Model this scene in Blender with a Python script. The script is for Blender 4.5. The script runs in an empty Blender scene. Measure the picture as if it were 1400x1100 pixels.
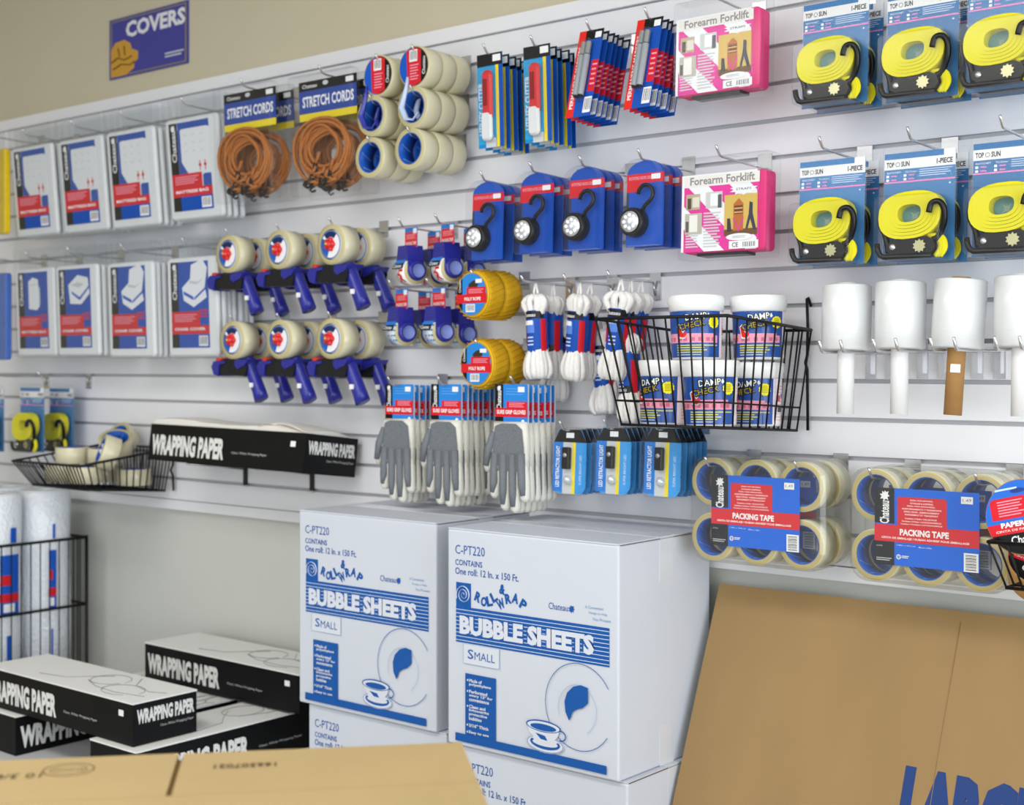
import bpy, math, random
from mathutils import Vector, Matrix
random.seed(7)
SC = bpy.context.scene
COL = SC.collection
PI = math.pi

# ------------------------------------------------------------------ camera
H = 1.712            # eye height
D = 2.54             # distance of the camera from the slatwall face (y = 0)
TH = math.atan(1576 / 1900.0)
CS, SN = math.cos(TH), math.sin(TH)
FPX = 1900.0
cam = bpy.data.cameras.new('camera')
cam.sensor_width = 36.0
cam.lens = FPX / 1400 * 36
cam.shift_y = -51 / 1400
cam.clip_start = 0.05
cam.dof.use_dof = True
cam.dof.focus_distance = 2.45
cam.dof.aperture_fstop = 4.5
camo = bpy.data.objects.new('camera', cam)
COL.objects.link(camo)
camo.location = (0, -D, H)
camo.rotation_euler = (PI / 2, 0, TH)
SC.camera = camo
# ------------------------------------------------------------------ world, lights, exposure
w = bpy.data.worlds.new('world')
SC.world = w
w.use_nodes = True
bg = w.node_tree.nodes['Background']
bg.inputs[0].default_value = (0.93, 0.97, 1.0, 1)
bg.inputs[1].default_value = 0.75


def area(name, loc, rot, sx, sy, power, col):
    l = bpy.data.lights.new(name, 'AREA')
    l.shape = 'RECTANGLE'
    l.size, l.size_y, l.energy, l.color = sx, sy, power, col
    o = bpy.data.objects.new(name, l)
    COL.objects.link(o)
    o.location, o.rotation_euler = loc, rot
    o['kind'] = 'helper'
    return o


area('shopfront_daylight', (0.6, -5.6, 1.7), (math.radians(88), 0, math.radians(8)), 5.5, 2.4, 88, (0.9, 0.96, 1.0))
area('side_fill_light', (2.25, -2.2, 1.55), (math.radians(90), 0, math.radians(90)), 3.6, 2.0, 112, (0.84, 0.92, 1.0))  # added fill from the right, brightens the carton sides; no window is modelled
area('ceiling_lamp_light', (-1.6, -2.0, 2.93), (0, 0, 0), 3.6, 0.6, 42, (1.0, 0.98, 0.95))
area('ceiling_lamp_light', (-1.6, -3.9, 2.93), (0, 0, 0), 3.6, 0.6, 42, (1.0, 0.98, 0.95))
SC.view_settings.view_transform = 'Standard'
SC.view_settings.look = 'None'
SC.view_settings.gamma = 1
SC.view_settings.use_curve_mapping = False
SC.view_settings.exposure = 0.05
SC.cycles.transparent_max_bounces = 24
SC.cycles.max_bounces = 8


# ------------------------------------------------------------------ pixel -> place on a plane d metres before the wall
def XW(px, d):
    t = (px - 700) / FPX
    return (t * CS - SN) / (CS + t * SN) * (D - d)


def ZW(px, py, d):
    x = XW(px, d)
    return H - (py - 499) / FPX * (-SN * x + CS * (D - d))


def P(px, py, d):
    return Vector((XW(px, d), -d, ZW(px, py, d)))


# ------------------------------------------------------------------ materials
def lin(c):
    c /= 255.0
    return c / 12.92 if c <= 0.04045 else ((c + 0.055) / 1.055) ** 2.4


MATS = {}


def K(hexs, rough=0.45, metal=0.0, var=0.0, scale=40, bump=0.0, coat=0.0, stretch=(1, 1, 1), name=None):
    key = (hexs, rough, metal, var, scale, bump, coat, stretch)
    if key in MATS:
        return MATS[key]
    m = bpy.data.materials.new(name or 'surface_' + hexs)
    m.use_nodes = True
    nt = m.node_tree
    b = nt.nodes['Principled BSDF']
    c = [lin(int(hexs[i:i + 2], 16)) for i in (0, 2, 4)] + [1]
    b.inputs['Base Color'].default_value = c
    b.inputs['Roughness'].default_value = rough
    b.inputs['Metallic'].default_value = metal
    if not metal: b.inputs['Specular IOR Level'].default_value = 0.2 if rough >= .35 else 0.32
    b.inputs['Coat Weight'].default_value = coat
    b.inputs['Coat Roughness'].default_value = 0.15
    if var or bump:
        tc = nt.nodes.new('ShaderNodeTexCoord')
        mp = nt.nodes.new('ShaderNodeMapping')
        mp.inputs['Scale'].default_value = stretch
        nz = nt.nodes.new('ShaderNodeTexNoise')
        nz.inputs['Scale'].default_value = scale
        nz.inputs['Detail'].default_value = 4
        nt.links.new(tc.outputs['Object'], mp.inputs[0])
        nt.links.new(mp.outputs[0], nz.inputs['Vector'])
        if var:
            r = nt.nodes.new('ShaderNodeValToRGB')
            r.color_ramp.elements[0].position = 0.3
            r.color_ramp.elements[1].position = 0.7
            r.color_ramp.elements[0].color = [x * (1 - var) for x in c[:3]] + [1]
            r.color_ramp.elements[1].color = [min(1, x * (1 + var)) for x in c[:3]] + [1]
            nt.links.new(nz.outputs[0], r.inputs[0])
            nt.links.new(r.outputs[0], b.inputs['Base Color'])
        if bump:
            bp = nt.nodes.new('ShaderNodeBump')
            bp.inputs['Strength'].default_value = bump
            bp.inputs['Distance'].default_value = 0.002
            nt.links.new(nz.outputs[0], bp.inputs['Height'])
            nt.links.new(bp.outputs[0], b.inputs['Normal'])
    MATS[key] = m
    return m


def film(name, tint, opac, milk=0.0):
    """thin clear plastic: mostly see-through, glossy, a little milky"""
    m = bpy.data.materials.new(name)
    m.use_nodes = True
    nt = m.node_tree
    nt.nodes.clear()
    out = nt.nodes.new('ShaderNodeOutputMaterial')
    tr = nt.nodes.new('ShaderNodeBsdfTransparent')
    tr.inputs[0].default_value = (*tint, 1)
    gl = nt.nodes.new('ShaderNodeBsdfGlossy')
    gl.inputs['Roughness'].default_value = 0.12
    df = nt.nodes.new('ShaderNodeBsdfDiffuse')
    df.inputs[0].default_value = (0.85, 0.86, 0.88, 1)
    lw = nt.nodes.new('ShaderNodeLayerWeight')
    lw.inputs[0].default_value = 0.5
    pw = nt.nodes.new('ShaderNodeMath')
    pw.operation = 'POWER'
    pw.inputs[1].default_value = 3.0
    ma = nt.nodes.new('ShaderNodeMath')
    ma.operation = 'MULTIPLY_ADD'
    ma.inputs[1].default_value = 0.4
    ma.inputs[2].default_value = opac
    mx = nt.nodes.new('ShaderNodeMixShader')
    m2 = nt.nodes.new('ShaderNodeMixShader')
    m2.inputs[0].default_value = milk
    nt.links.new(tr.outputs[0], m2.inputs[1])
    nt.links.new(df.outputs[0], m2.inputs[2])
    nt.links.new(lw.outputs['Facing'], pw.inputs[0])
    nt.links.new(pw.outputs[0], ma.inputs[0])
    nt.links.new(ma.outputs[0], mx.inputs[0])
    nt.links.new(m2.outputs[0], mx.inputs[1])
    nt.links.new(gl.outputs[0], mx.inputs[2])
    nt.links.new(mx.outputs[0], out.inputs[0])
    return m


CLEAR = film('clear_blister_plastic', (0.97, 0.975, 0.98), 0.022, 0.01)
BAGF = film('clear_bag_plastic', (0.96, 0.97, 0.98), 0.015, 0.015)
STRF = film('stretch_wrap_film', (0.95, 0.95, 0.93), 0.05, 0.02)

WHITE = K('ecedf0', 0.4)
BLACK = K('0e0f11', 0.4)
PBLACK = K('0b0b0d', 0.32)
RED = K('d3202c', 0.4)
BLUE = K('1656be', 0.4)
MBLUE = K('154eae', 0.4)
CHROME = K('cfcfd2', 0.25, 0.85)
WIRE = K('17171a', 0.4)
TAPE = K('d6d0b2', 0.22, coat=0.4, name='packing_tape')
TAPESIDE = K('c0b68a', 0.35, name='tape_edge')
COREB = K('1f55b0', 0.35)
CARDB = K('987c54', 0.75, var=0.07, scale=6, stretch=(1, 1, 0.35), name='brown_corrugated_board')
CARDB2 = K('a08b62', 0.75, var=0.05, scale=5, name='light_brown_corrugated_board')
CARDE = K('7c603a', 0.9)
GRIP = K('262a8e', 0.32, coat=0.3, name='blue_moulded_plastic')
YELL = K('dbd21c', 0.55, name='yellow_webbing')
GREY = K('9a9ca0', 0.5)
SILV = K('b9bbbe', 0.3, 0.7)

# ------------------------------------------------------------------ text outlines
TXT = {}


def text_geo(s, bold):
    k = (s, bold)
    if k not in TXT:
        cu = bpy.data.curves.new('t', 'FONT')
        cu.body = s
        cu.resolution_u = 2
        cu.offset = bold
        ob = bpy.data.objects.new('t', cu)
        COL.objects.link(ob)
        dg = bpy.context.evaluated_depsgraph_get()
        me = bpy.data.meshes.new_from_object(ob.evaluated_get(dg), depsgraph=dg)
        vs = [(v.co.x, v.co.y) for v in me.vertices]
        fs = [tuple(p.vertices) for p in me.polygons]
        bpy.data.objects.remove(ob)
        bpy.data.curves.remove(cu)
        bpy.data.meshes.remove(me)
        if vs:
            x0 = min(v[0] for v in vs); x1 = max(v[0] for v in vs)
            y0 = min(v[1] for v in vs); y1 = max(v[1] for v in vs)
            sx, sy = max(x1 - x0, 1e-6), max(y1 - y0, 1e-6)
            vs = [((a - x0) / sx - .5, (b - y0) / sy - .5) for a, b in vs]
            TXT[k] = (vs, fs, sx / sy)
        else:
            TXT[k] = ([], [], 1)
    return TXT[k]


# ------------------------------------------------------------------ mesh gatherer
def smooth(pts, k=4):
    """Catmull-Rom through the points"""
    P_ = [Vector(p) for p in pts]
    out = []
    for i in range(len(P_) - 1):
        a, b, c, d = P_[max(i - 1, 0)], P_[i], P_[i + 1], P_[min(i + 2, len(P_) - 1)]
        for j in range(k):
            t = j / k
            out.append(.5 * ((2 * b) + (c - a) * t + (2 * a - 5 * b + 4 * c - d) * t * t + (3 * b - a - 3 * c + d) * t ** 3))
    return out + [P_[-1]]


class G:
    def __init__(s):
        s.v, s.f, s.m, s.sm, s.mats = [], [], [], [], []

    def mi(s, mat):
        if mat not in s.mats:
            s.mats.append(mat)
        return s.mats.index(mat)

    def add(s, vs, fs, mat, smooth=False):
        b = len(s.v)
        s.v += [tuple(q) for q in vs]
        i = s.mi(mat)
        for f in fs:
            s.f.append(tuple(b + j for j in f))
            s.m.append(i)
            s.sm.append(smooth)
        return s

    def map(s, start, fn):
        s.v[start:] = [tuple(fn(Vector(q))) for q in s.v[start:]]
        return s

    def box(s, x0, x1, y0, y1, z0, z1, mat):
        vs = [(x, y, z) for x in (x0, x1) for y in (y0, y1) for z in (z0, z1)]
        return s.add(vs, [(0, 1, 3, 2), (4, 6, 7, 5), (0, 4, 5, 1), (2, 3, 7, 6), (0, 2, 6, 4), (1, 5, 7, 3)], mat)

    def rbox(s, x0, x1, y0, y1, z0, z1, r, mat, n=4, ch=None):
        """box rounded in its XZ outline, with chamfered front and back rims"""
        ch = r * .4 if ch is None else ch
        out = []
        for cx, cz, a0 in ((x1 - r, z1 - r, 0), (x0 + r, z1 - r, 90), (x0 + r, z0 + r, 180), (x1 - r, z0 + r, 270)):
            for i in range(n + 1):
                a = math.radians(a0 + 90 * i / n)
                out.append((cx, cz, math.cos(a), math.sin(a)))
        N = len(out)
        vs = []
        for y, q in ((y0, r - ch), (y0 + ch, r), (y1 - ch, r), (y1, r - ch)):
            vs += [(cx + c * q, y, cz + si * q) for cx, cz, c, si in out]
        fs = [tuple(range(N - 1, -1, -1)), tuple(range(3 * N, 4 * N))]
        for k in range(3):
            for i in range(N):
                j = (i + 1) % N
                fs.append((k * N + i, k * N + j, (k + 1) * N + j, (k + 1) * N + i))
        return s.add(vs, fs, mat, False)

    def prism(s, pts, y0, y1, mat):
        n = len(pts)
        vs = [(x, y0, z) for x, z in pts] + [(x, y1, z) for x, z in pts]
        fs = [tuple(range(n)), tuple(range(2 * n - 1, n - 1, -1))] + [(i, n + i, n + (i + 1) % n, (i + 1) % n) for i in range(n)]
        return s.add(vs, fs, mat)

    def lathe(s, prof, mat, axis='y', o=(0, 0, 0), n=24, smooth=True, mats=None):
        vs = []
        for r, t in prof:
            for i in range(n):
                a = 2 * PI * i / n
                c, q = r * math.cos(a), r * math.sin(a)
                p = (c, t, q) if axis == 'y' else (c, q, t) if axis == 'z' else (t, c, q)
                vs.append((p[0] + o[0], p[1] + o[1], p[2] + o[2]))
        b = len(s.v)
        s.v += vs
        for k in range(len(prof) - 1):
            mm = s.mi(mats[k] if mats else mat)
            for i in range(n):
                j = (i + 1) % n
                s.f.append((b + k * n + i, b + k * n + j, b + (k + 1) * n + j, b + (k + 1) * n + i))
                s.m.append(mm)
                s.sm.append(smooth)
        return s

    def tube(s, pts, r, mat, n=6, closed=False, smooth=True, flat=1.0):
        pts = [Vector(p) for p in pts]
        N = len(pts)
        rs = r if isinstance(r, (list, tuple)) else [r] * N
        up = None
        vs = []
        for i, p in enumerate(pts):
            a = pts[(i - 1) % N] if (closed or i) else p
            c = pts[(i + 1) % N] if (closed or i < N - 1) else p
            t = (c - a).normalized()
            if up is None:
                up = t.orthogonal().normalized()
            up = (up - t * up.dot(t))
            up = up.normalized() if up.length > 1e-6 else t.orthogonal().normalized()
            sd = t.cross(up)
            for k in range(n):
                an = 2 * PI * k / n
                vs.append(p + (up * math.cos(an) + sd * math.sin(an) * flat) * rs[i])
        fs = []
        for i in range(N if closed else N - 1):
            j = (i + 1) % N
            for k in range(n):
                l = (k + 1) % n
                fs.append((i * n + k, i * n + l, j * n + l, j * n + k))
        if not closed:
            fs += [tuple(range(n - 1, -1, -1)), tuple(range((N - 1) * n, N * n))]
        return s.add(vs, fs, mat, smooth)

    def rod(s, a, b, r, mat, n=5):
        return s.tube([a, b], r, mat, n)

    # flat prints, lying in XZ, facing -y
    def flat(s, pts, y, mat):
        return s.add([(x, y, z) for x, z in pts], [tuple(range(len(pts)))], mat)

    def ell(s, cx, cz, rx, rz, y, mat, n=24, a0=0, a1=360):
        full = a1 - a0 >= 360
        pts = [(cx + rx * math.cos(math.radians(a0 + (a1 - a0) * i / n)), cz + rz * math.sin(math.radians(a0 + (a1 - a0) * i / n))) for i in range(n + (0 if full else 1))]
        return s.flat(pts, y, mat)

    def ring(s, cx, cz, rx, rz, wd, y, mat, n=28, a0=0, a1=360):
        vs, fs = [], []
        for i in range(n + 1):
            a = math.radians(a0 + (a1 - a0) * i / n)
            for q in (0, wd):
                vs.append((cx + (rx - q) * math.cos(a), y, cz + (rz - q) * math.sin(a)))
        for i in range(n):
            fs.append((2 * i, 2 * i + 1, 2 * i + 3, 2 * i + 2))
        return s.add(vs, fs, mat)

    def text(s, t, cx, cz, wd, ht, y, mat, ang=0, bold=0.0):
        vs, fs, asp = text_geo(t, bold)
        if ht is None: ht = wd / asp
        if wd is None: wd = ht * asp
        a = math.radians(ang)
        c, q = math.cos(a), math.sin(a)
        s.add([(cx + u * wd * c - v * ht * q, y, cz + u * wd * q + v * ht * c) for u, v in vs], fs, mat)
        return s

    def mesh(s, name):
        me = bpy.data.meshes.new(name)
        me.from_pydata(s.v, [], s.f)
        for m in s.mats:
            me.materials.append(m)
        me.polygons.foreach_set('material_index', s.m)
        me.polygons.foreach_set('use_smooth', s.sm)
        me.update()
        return me

    def build(s, name, parent=None, loc=None, rot=None, label=None):
        o = bpy.data.objects.new(name, s.mesh(name))
        COL.objects.link(o)
        o.parent = parent
        if loc is not None: o.location = loc
        if rot is not None: o.rotation_euler = rot
        if label: o['label'] = label
        return o


class Card(G):
    """printed card: origin at its top centre; u across 0-1, v down 0-1"""
    def __init__(s, w_, h_, base, th=0.0015, y=0.0, face=None, lay=0.00006, round_=0.0):
        super().__init__()
        s.w, s.h, s.y, s.lay = w_, h_, y, lay
        if base is not None:
            if round_:
                s.rbox(-w_ / 2, w_ / 2, y, y + th, -h_, 0, round_, base, ch=0.0002)
            else:
                s.box(-w_ / 2, w_ / 2, y, y + th, -h_, 0, base)

    def nx(s):
        s.y -= s.lay
        return s.y

    def q(s, u, v): return ((u - .5) * s.w, -v * s.h)

    def r(s, u0, v0, u1, v1, mat):
        s.flat([s.q(u0, v0), s.q(u0, v1), s.q(u1, v1), s.q(u1, v0)], s.nx(), mat)
        return s

    def pg(s, pts, mat):
        s.flat([s.q(*p) for p in pts], s.nx(), mat)
        return s

    def e(s, u, v, ru, rv, mat, **k):
        x, z = s.q(u, v)
        s.ell(x, z, ru * s.w, rv * s.h, s.nx(), mat, **k)
        return s

    def t(s, t, u0, v0, u1, v1, mat, ang=0, bold=0.0):
        x, z = s.q((u0 + u1) / 2, (v0 + v1) / 2)
        a, b = abs(u1 - u0) * s.w, abs(v1 - v0) * s.h
        if ang in (90, -90): a, b = b, a
        s.text(t, x, z, a, b, s.nx(), mat, ang, bold)
        return s

    def lines(s, u0, v0, u1, v1, n, mat, fill=0.5):
        y = s.nx()
        for i in range(n):
            va = v0 + (v1 - v0) * i / n
            vb = va + (v1 - v0) / n * fill
            e_ = u1 - (u1 - u0) * (0.0, .12, .05, .2)[i % 4]
            s.flat([s.q(u0, va), s.q(u0, vb), s.q(e_, vb), s.q(e_, va)], y, mat)
        return s

    def bars(s, u0, v0, u1, v1, vert=True, n=9):
        s.r(u0, v0, u1, v1, WHITE)
        y = s.nx()
        du, dv = u1 - u0, v1 - v0
        for i in range(n):
            k = (i + .3) / n
            wdt = (.5, .25, .6, .35)[i % 4] / n
            if vert: a = (u0 + du * (.08 + .84 * k), v0 + dv * .1, u0 + du * (.08 + .84 * (k + wdt)), v0 + dv * .82)
            else: a = (u0 + du * .12, v0 + dv * (.08 + .84 * k), u0 + du * .85, v0 + dv * (.08 + .84 * (k + wdt)))
            s.flat([s.q(a[0], a[1]), s.q(a[0], a[3]), s.q(a[2], a[3]), s.q(a[2], a[1])], y, BLACK)
        return s


# ------------------------------------------------------------------ things
def thing(name, label, cat, loc=(0, 0, 0), rot=(0, 0, 0), group=None):
    o = bpy.data.objects.new(name, None)
    COL.objects.link(o)
    o.empty_display_size = 0.05
    o.location, o.rotation_euler = loc, rot
    o['label'], o['category'] = label, cat
    if group: o['group'] = group
    return o


def tag(o, label, cat, group=None):
    o['label'], o['category'] = label, cat
    if group: o['group'] = group
    return o


def struct(o):
    o['kind'] = 'structure'
    return o


KIDS = {}


def dup(root, loc, rot=None, label=None, group=None):
    r = root.copy()
    COL.objects.link(r)
    r.location = loc
    if rot is not None: r.rotation_euler = rot
    if label: r['label'] = label
    if group: r['group'] = group
    if root not in KIDS:
        KIDS[root] = [(c, list(c.children)) for c in root.children]
    for c, gs in KIDS[root]:
        k = c.copy()
        COL.objects.link(k)
        k.parent = r
        for g_ in gs:
            d_ = g_.copy()
            COL.objects.link(d_)
            d_.parent = k
    return r


ORD = ['frontmost', 'second from front', 'third from front', 'fourth from front', 'fifth from front', 'sixth from front', 'seventh from front', 'eighth from front']
USED = set()


def put(proto, loc, rot, label, group=None):
    """the prototype itself the first time, a copy after that"""
    if proto.name not in USED:
        USED.add(proto.name)
        proto.location, proto.rotation_euler = loc, rot
        proto['label'] = label
        if group: proto['group'] = group
        return proto
    return dup(proto, loc, rot, label, group)


def stack(proto, px, py, d, n, step, label, group, tilt=0.0, jit=0.0, drop=0.0):
    """n copies along a peg, front one at pixel (px,py) and d metres off the wall"""
    p = P(px, py, d)
    rnd = random.Random(int(px * 7 + py))
    for i in range(n):
        q = Vector((p.x + (rnd.uniform(-jit, jit) if i else 0), p.y + step * i, p.z - drop * i - (rnd.uniform(0, jit * .6) if i else 0)))
        r = (tilt, (rnd.uniform(-1, 1) * jit * 2 if i else 0), (rnd.uniform(-1, 1) * jit * 4 if i else 0))
        lb = label if n == 1 else f'{label}, {ORD[i]}'
        put(proto, q, r, lb, group)
    return p


PITCH = 0.0762
G0 = H + 0.121     # one groove centre


def groove_above(z):
    return G0 + math.ceil((z - G0 - 0.004) / PITCH) * PITCH


def make_hook(kind):
    root = thing('peg_hook', 'chrome slatwall peg hook', 'hook')
    g = G()
    g.box(-.016, .016, -.003, .0, -.012, .03, CHROME)
    g.box(-.016, .016, -.001, .008, .022, .028, CHROME)
    g.build('mounting_plate', root)
    g = G()
    g.tube([(0, 0, 0), (0, -.06, 0), (0, -.17, .004), (0, -.180, .006), (0, -.190, .018), (0, -.194, .024)], .0026, CHROME, 8)
    g.build('rod', root)
    return root


HOOK = make_hook(0)


def hook(p, label, dz=0.006, length=None):
    """peg hook whose rod runs through the hang hole at point p"""
    put(HOOK, (p.x, 0, p.z + dz), (0, 0, 0), label, 'chrome peg hooks on the slatwall')


# ================================================================== SETTING
PLU = K('cbc2aa', 0.85, var=0.02, scale=3, bump=.1, name='tan_wall')
PLL = K('cbccc6', 0.85, var=0.02, scale=3, bump=.1, name='off_white_wall')  # back wall coloured paler and greyer below the tan upper band
FLOORM = K('a9a49a', 0.4, var=0.06, scale=5, name='vinyl_floor')
CEILM = K('e4e2dc', 0.9, var=0.02, scale=60, bump=.2, name='ceiling_tile')
XL, XR, YB, ZC = -6.4, 2.4, -6.2, 3.0
ZB, ZT = H - .428, H + .829
wb = struct(G().box(XL, XR, .02, .14, 0, ZT - .02, PLL).build('wall_back'))
G().box(XL, XR, .018, .14, ZT - .02, ZC, PLU).build('upper_band', wb)
struct(G().box(XL - .12, XL, YB, .14, 0, ZC, PLU).build('wall_left'))
struct(G().box(XR, XR + .12, YB, .14, 0, ZC, PLU).build('wall_right'))
struct(G().box(XL - .12, XR + .12, YB, .14, -.1, 0, FLOORM).build('floor'))
struct(G().box(XL - .12, XR + .12, YB, .14, ZC, ZC + .1, CEILM).build('ceiling'))
struct(G().box(XL, XR, .006, .02, 0, .1, WHITE).build('baseboard_back'))
# slatwall: backing board + one board per slat + trims
SLAT = K('eaeaee', 0.38, var=.01, scale=2, name='white_slat_laminate')
GRO = K('b9b9bd', 0.5, name='groove_back')
SX0, SX1 = -5.6, 1.9
sw = thing('slatwall', 'long white slatwall panel carrying all the hanging goods', 'slatwall', (0, 0, 0))
G().box(SX0, SX1, .011, .0195, ZB + .005, ZT - .01, GRO).build('backing_board', sw)
gz = G0 - 7 * PITCH
slatmesh = None
zs = []
k = 0
z = G0
while z > ZB + .03: z -= PITCH
z += 0
grooves = []
while z < ZT - .05:
    if z > ZB + .022: grooves.append(z)
    z += PITCH
edges = [ZB + .03] + grooves + [ZT - .036]
for a, b in zip(edges[:-1], edges[1:]):
    lo = a + (.0045 if a in grooves else 0)
    hi = b - (.0045 if b in grooves else 0)
    G().prism([(0, lo), (.0, hi), (.012, hi), (.012, hi + .0), (.012, lo)], SX0, SX1, SLAT).map(0, lambda v: Vector((v.y, v.x, v.z))).build('slat', sw)
G().box(SX0, SX1, -.012, .0195, ZT - .034, ZT, SLAT).build('top_trim', sw)
G().box(SX0, SX1, -.004, .0195, ZB, ZB + .028, SLAT).build('bottom_trim', sw)

# ================================================================== PROTOTYPES
YLB = K('e9d32a', .45)
CYAN = K('2aa3dc', .4)
PINK = K('e0359a', .45)
SBLUE = K('3d7db8', .4)
LGREY = K('c9ccd0', .5)
DGREY = K('54565c', .5)
PINKL = K('e79bb0', .5)
NAVY = K('2c3f86', .4)
BROWN = K('9a6a3a', .6)
BAGW = K('e9eaec', .35, var=.02, scale=30, bump=.3, name='folded_white_plastic')


def crest(c, u, v, s, mat):
    """the small lion-like crest blob after the script name (s in u units)"""
    k = c.w / c.h
    pts = [(0, -1), (.35, -.7), (.8, -.9), (.6, -.3), (1, 0), (.55, .2), (.7, .8), (.2, .55), (-.2, 1), (-.35, .5), (-.9, .6), (-.6, .1), (-1, -.3), (-.5, -.35), (-.5, -.9), (-.1, -.6)]
    c.pg([(u + a * s, v + b * s * k) for a, b in pts], mat)


def make_cover(kind, w_, h_):
    bw, bh = w_ * 1.28, h_ * 1.10
    root = thing('cover_pack', 'clear bag', 'cover pack')
    g = G().rbox(-bw / 2 + .006, bw / 2 + .01, -.004, .012, -bh, .012, .012, BAGW, 3)
    g.build('folded_cover', root)
    c = Card(w_, h_, WHITE, .0006, -.0046)
    if kind == 0:
        c.r(.12, 0, 1, 1, WHITE)
        c.pg([(.2, 0), (1, 0), (1, .09), (.93, .075), (.3, .075), (.22, .12)], MBLUE)
        c.pg([(.2, .08), (.27, .08), (.27, .45), (.42, .58), (.2, .6)], MBLUE)
        c.r(.78, .60, .99, .76, MBLUE)
        c.pg([(.27, .09), (.95, .09), (.95, .5), (.78, .62), (.42, .56), (.27, .4)], WHITE)
        for i in range(3):
            for j in range(3):
                c.r(.36 + j * .2, .15 + i * .09, .43 + j * .2, .158 + i * .09, LGREY)
        for a in (.73, .86):
            c.e(a, .5, .035, .018, RED, n=8)
            c.r(a - .01, .45, a + .01, .56, RED)
    else:
        c.r(.12, 0, 1, 1, MBLUE)
        if kind == 1:      # mattress-like block
            c.pg([(.35, .12), (.5, .07), (.68, .1), (.72, .45), (.62, .5), (.35, .48)], WHITE)
            c.r(.38, .16, .66, .17, LGREY)
            c.r(.7, .2, .74, .42, LGREY)
        elif kind == 2:
            c.pg([(.3, .2), (.6, .08), (.92, .12), (.97, .32), (.7, .45), (.35, .44)], WHITE)
            c.pg([(.4, .28), (.65, .36), (.95, .22), (.95, .25), (.65, .4), (.4, .31)], BLUE)
            c.pg([(.36, .2), (.62, .17), (.8, .2), (.62, .24)], LGREY)
        else:              # armchair
            c.pg([(.3, .3), (.52, .2), (.55, .04), (.85, -.02), (.97, .08), (.9, .3), (.95, .42), (.6, .53), (.34, .45)], WHITE)
            c.pg([(.34, .34), (.6, .41), (.6, .45), (.34, .38)], BLUE)
            c.pg([(.62, .42), (.92, .3), (.92, .33), (.62, .45)], BLUE)
            c.pg([(.5, .22), (.72, .24), (.85, .2), (.83, .22), (.7, .27), (.5, .25)], LGREY)
        c.lines(.74, .56, .97, .66, 3, RED)
    c.r(0, 0, .2, 1, BLACK)
    c.t('Chateau', .04, .08, .16, .44, WHITE, 90, .02)
    crest(c, .1, .06, .06, WHITE)
    c.r(0, .58, .76, .8, RED)
    c.r(0, .74, 1, .84, RED)
    c.lines(.08, .61, .68, .71, 4, PINKL, .4)
    c.t('MATTRESS BAG' if kind < 2 else 'CHAIR COVER', .08, .765, .9, .8, WHITE, 0, .03)
    c.r(.2, .84, 1, 1, MBLUE)
    c.bars(.72, .86, .96, .98)
    c.build('printed_insert', root)
    g = G()
    g.rbox(-bw / 2, bw / 2 + .016, -.006, -.0055, -bh - .004, .075, .006, BAGF, 2, ch=.0001)
    g.build('clear_bag', root)
    return root


def cord_path(cx, cz, rx, rz, y, seed, turns=1.0, n=22):
    r = random.Random(seed)
    ph = r.uniform(0, 6.28)
    q = r.uniform(.92, 1.05)
    pts = []
    for i in range(n):
        a = ph + 2 * PI * turns * i / n
        pts.append((cx + rx * q * math.cos(a), y + .004 * math.sin(a * 2 + seed), cz + rz * q * math.sin(a) + .002 * math.sin(3 * a + seed)))
    return pts


def make_cords(w_, h_):
    root = thing('stretch_cord_pack', 'x', 'cord pack')
    hh = h_ * .34
    c = Card(w_, hh, PBLACK)
    c.r(0, .24, 1, .82, K('2f4a9c', .4))
    c.t('STRETCH CORDS', .06, .38, .95, .66, WHITE, 0, .03)
    c.t('Chateau', .06, .07, .32, .17, WHITE, 0, .01)
    c.r(0, .82, 1, 1, YLB)
    c.r(.82, .05, .95, .18, WHITE)
    c.e(.47, .1, .05, .06, LGREY, n=10)
    c.build('header_card', root)
    cm = K('b06c34', .7, var=.35, scale=420, name='orange_braided_cord')
    cx, cz = 0, -h_ * .64
    rx, rz = w_ * .46, h_ * .275
    for i in range(12):
        g = G()
        k = 1 - (i % 6) * .09
        pts = cord_path(cx + (i % 3 - 1) * .010, cz + (i % 4) * .003, rx * k, rz * k, -.010 - .004 * (i % 4), i, 1)
        g.tube(pts, .0045, cm, 6, closed=True)
        g.build('cord', root)
    rr = random.Random(3)
    for i in range(12):
        a = Vector((cx + rr.uniform(-.05, .055), -.0275, cz - rz * rr.uniform(.3, 1.0)))
        an = rr.uniform(-.5, 1.3)
        b = a + Vector((math.cos(an) * .03, 0, math.sin(an) * .03))
        g = G()
        g.rod(a, b, .0042, cm, 6)
        g.build('cord_end', root)
        g = G()
        e = b - a
        g.tube([a + e * .0, a - e * .35, a - e * .6 + Vector((0, 0, -.006)), a - e * .45 + Vector((.004, 0, -.012)), a - e * .1 + Vector((.005, 0, -.013))], [.0056, .005, .003, .003, .003], PBLACK, 6)
        g.build('end_hook', root)
    g = G()
    g.rbox(-w_ * .56, w_ * .56, -.032, .004, -h_, .012, .008, CLEAR, 2, ch=.006)
    g.build('clear_pouch', root)
    return root


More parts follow.
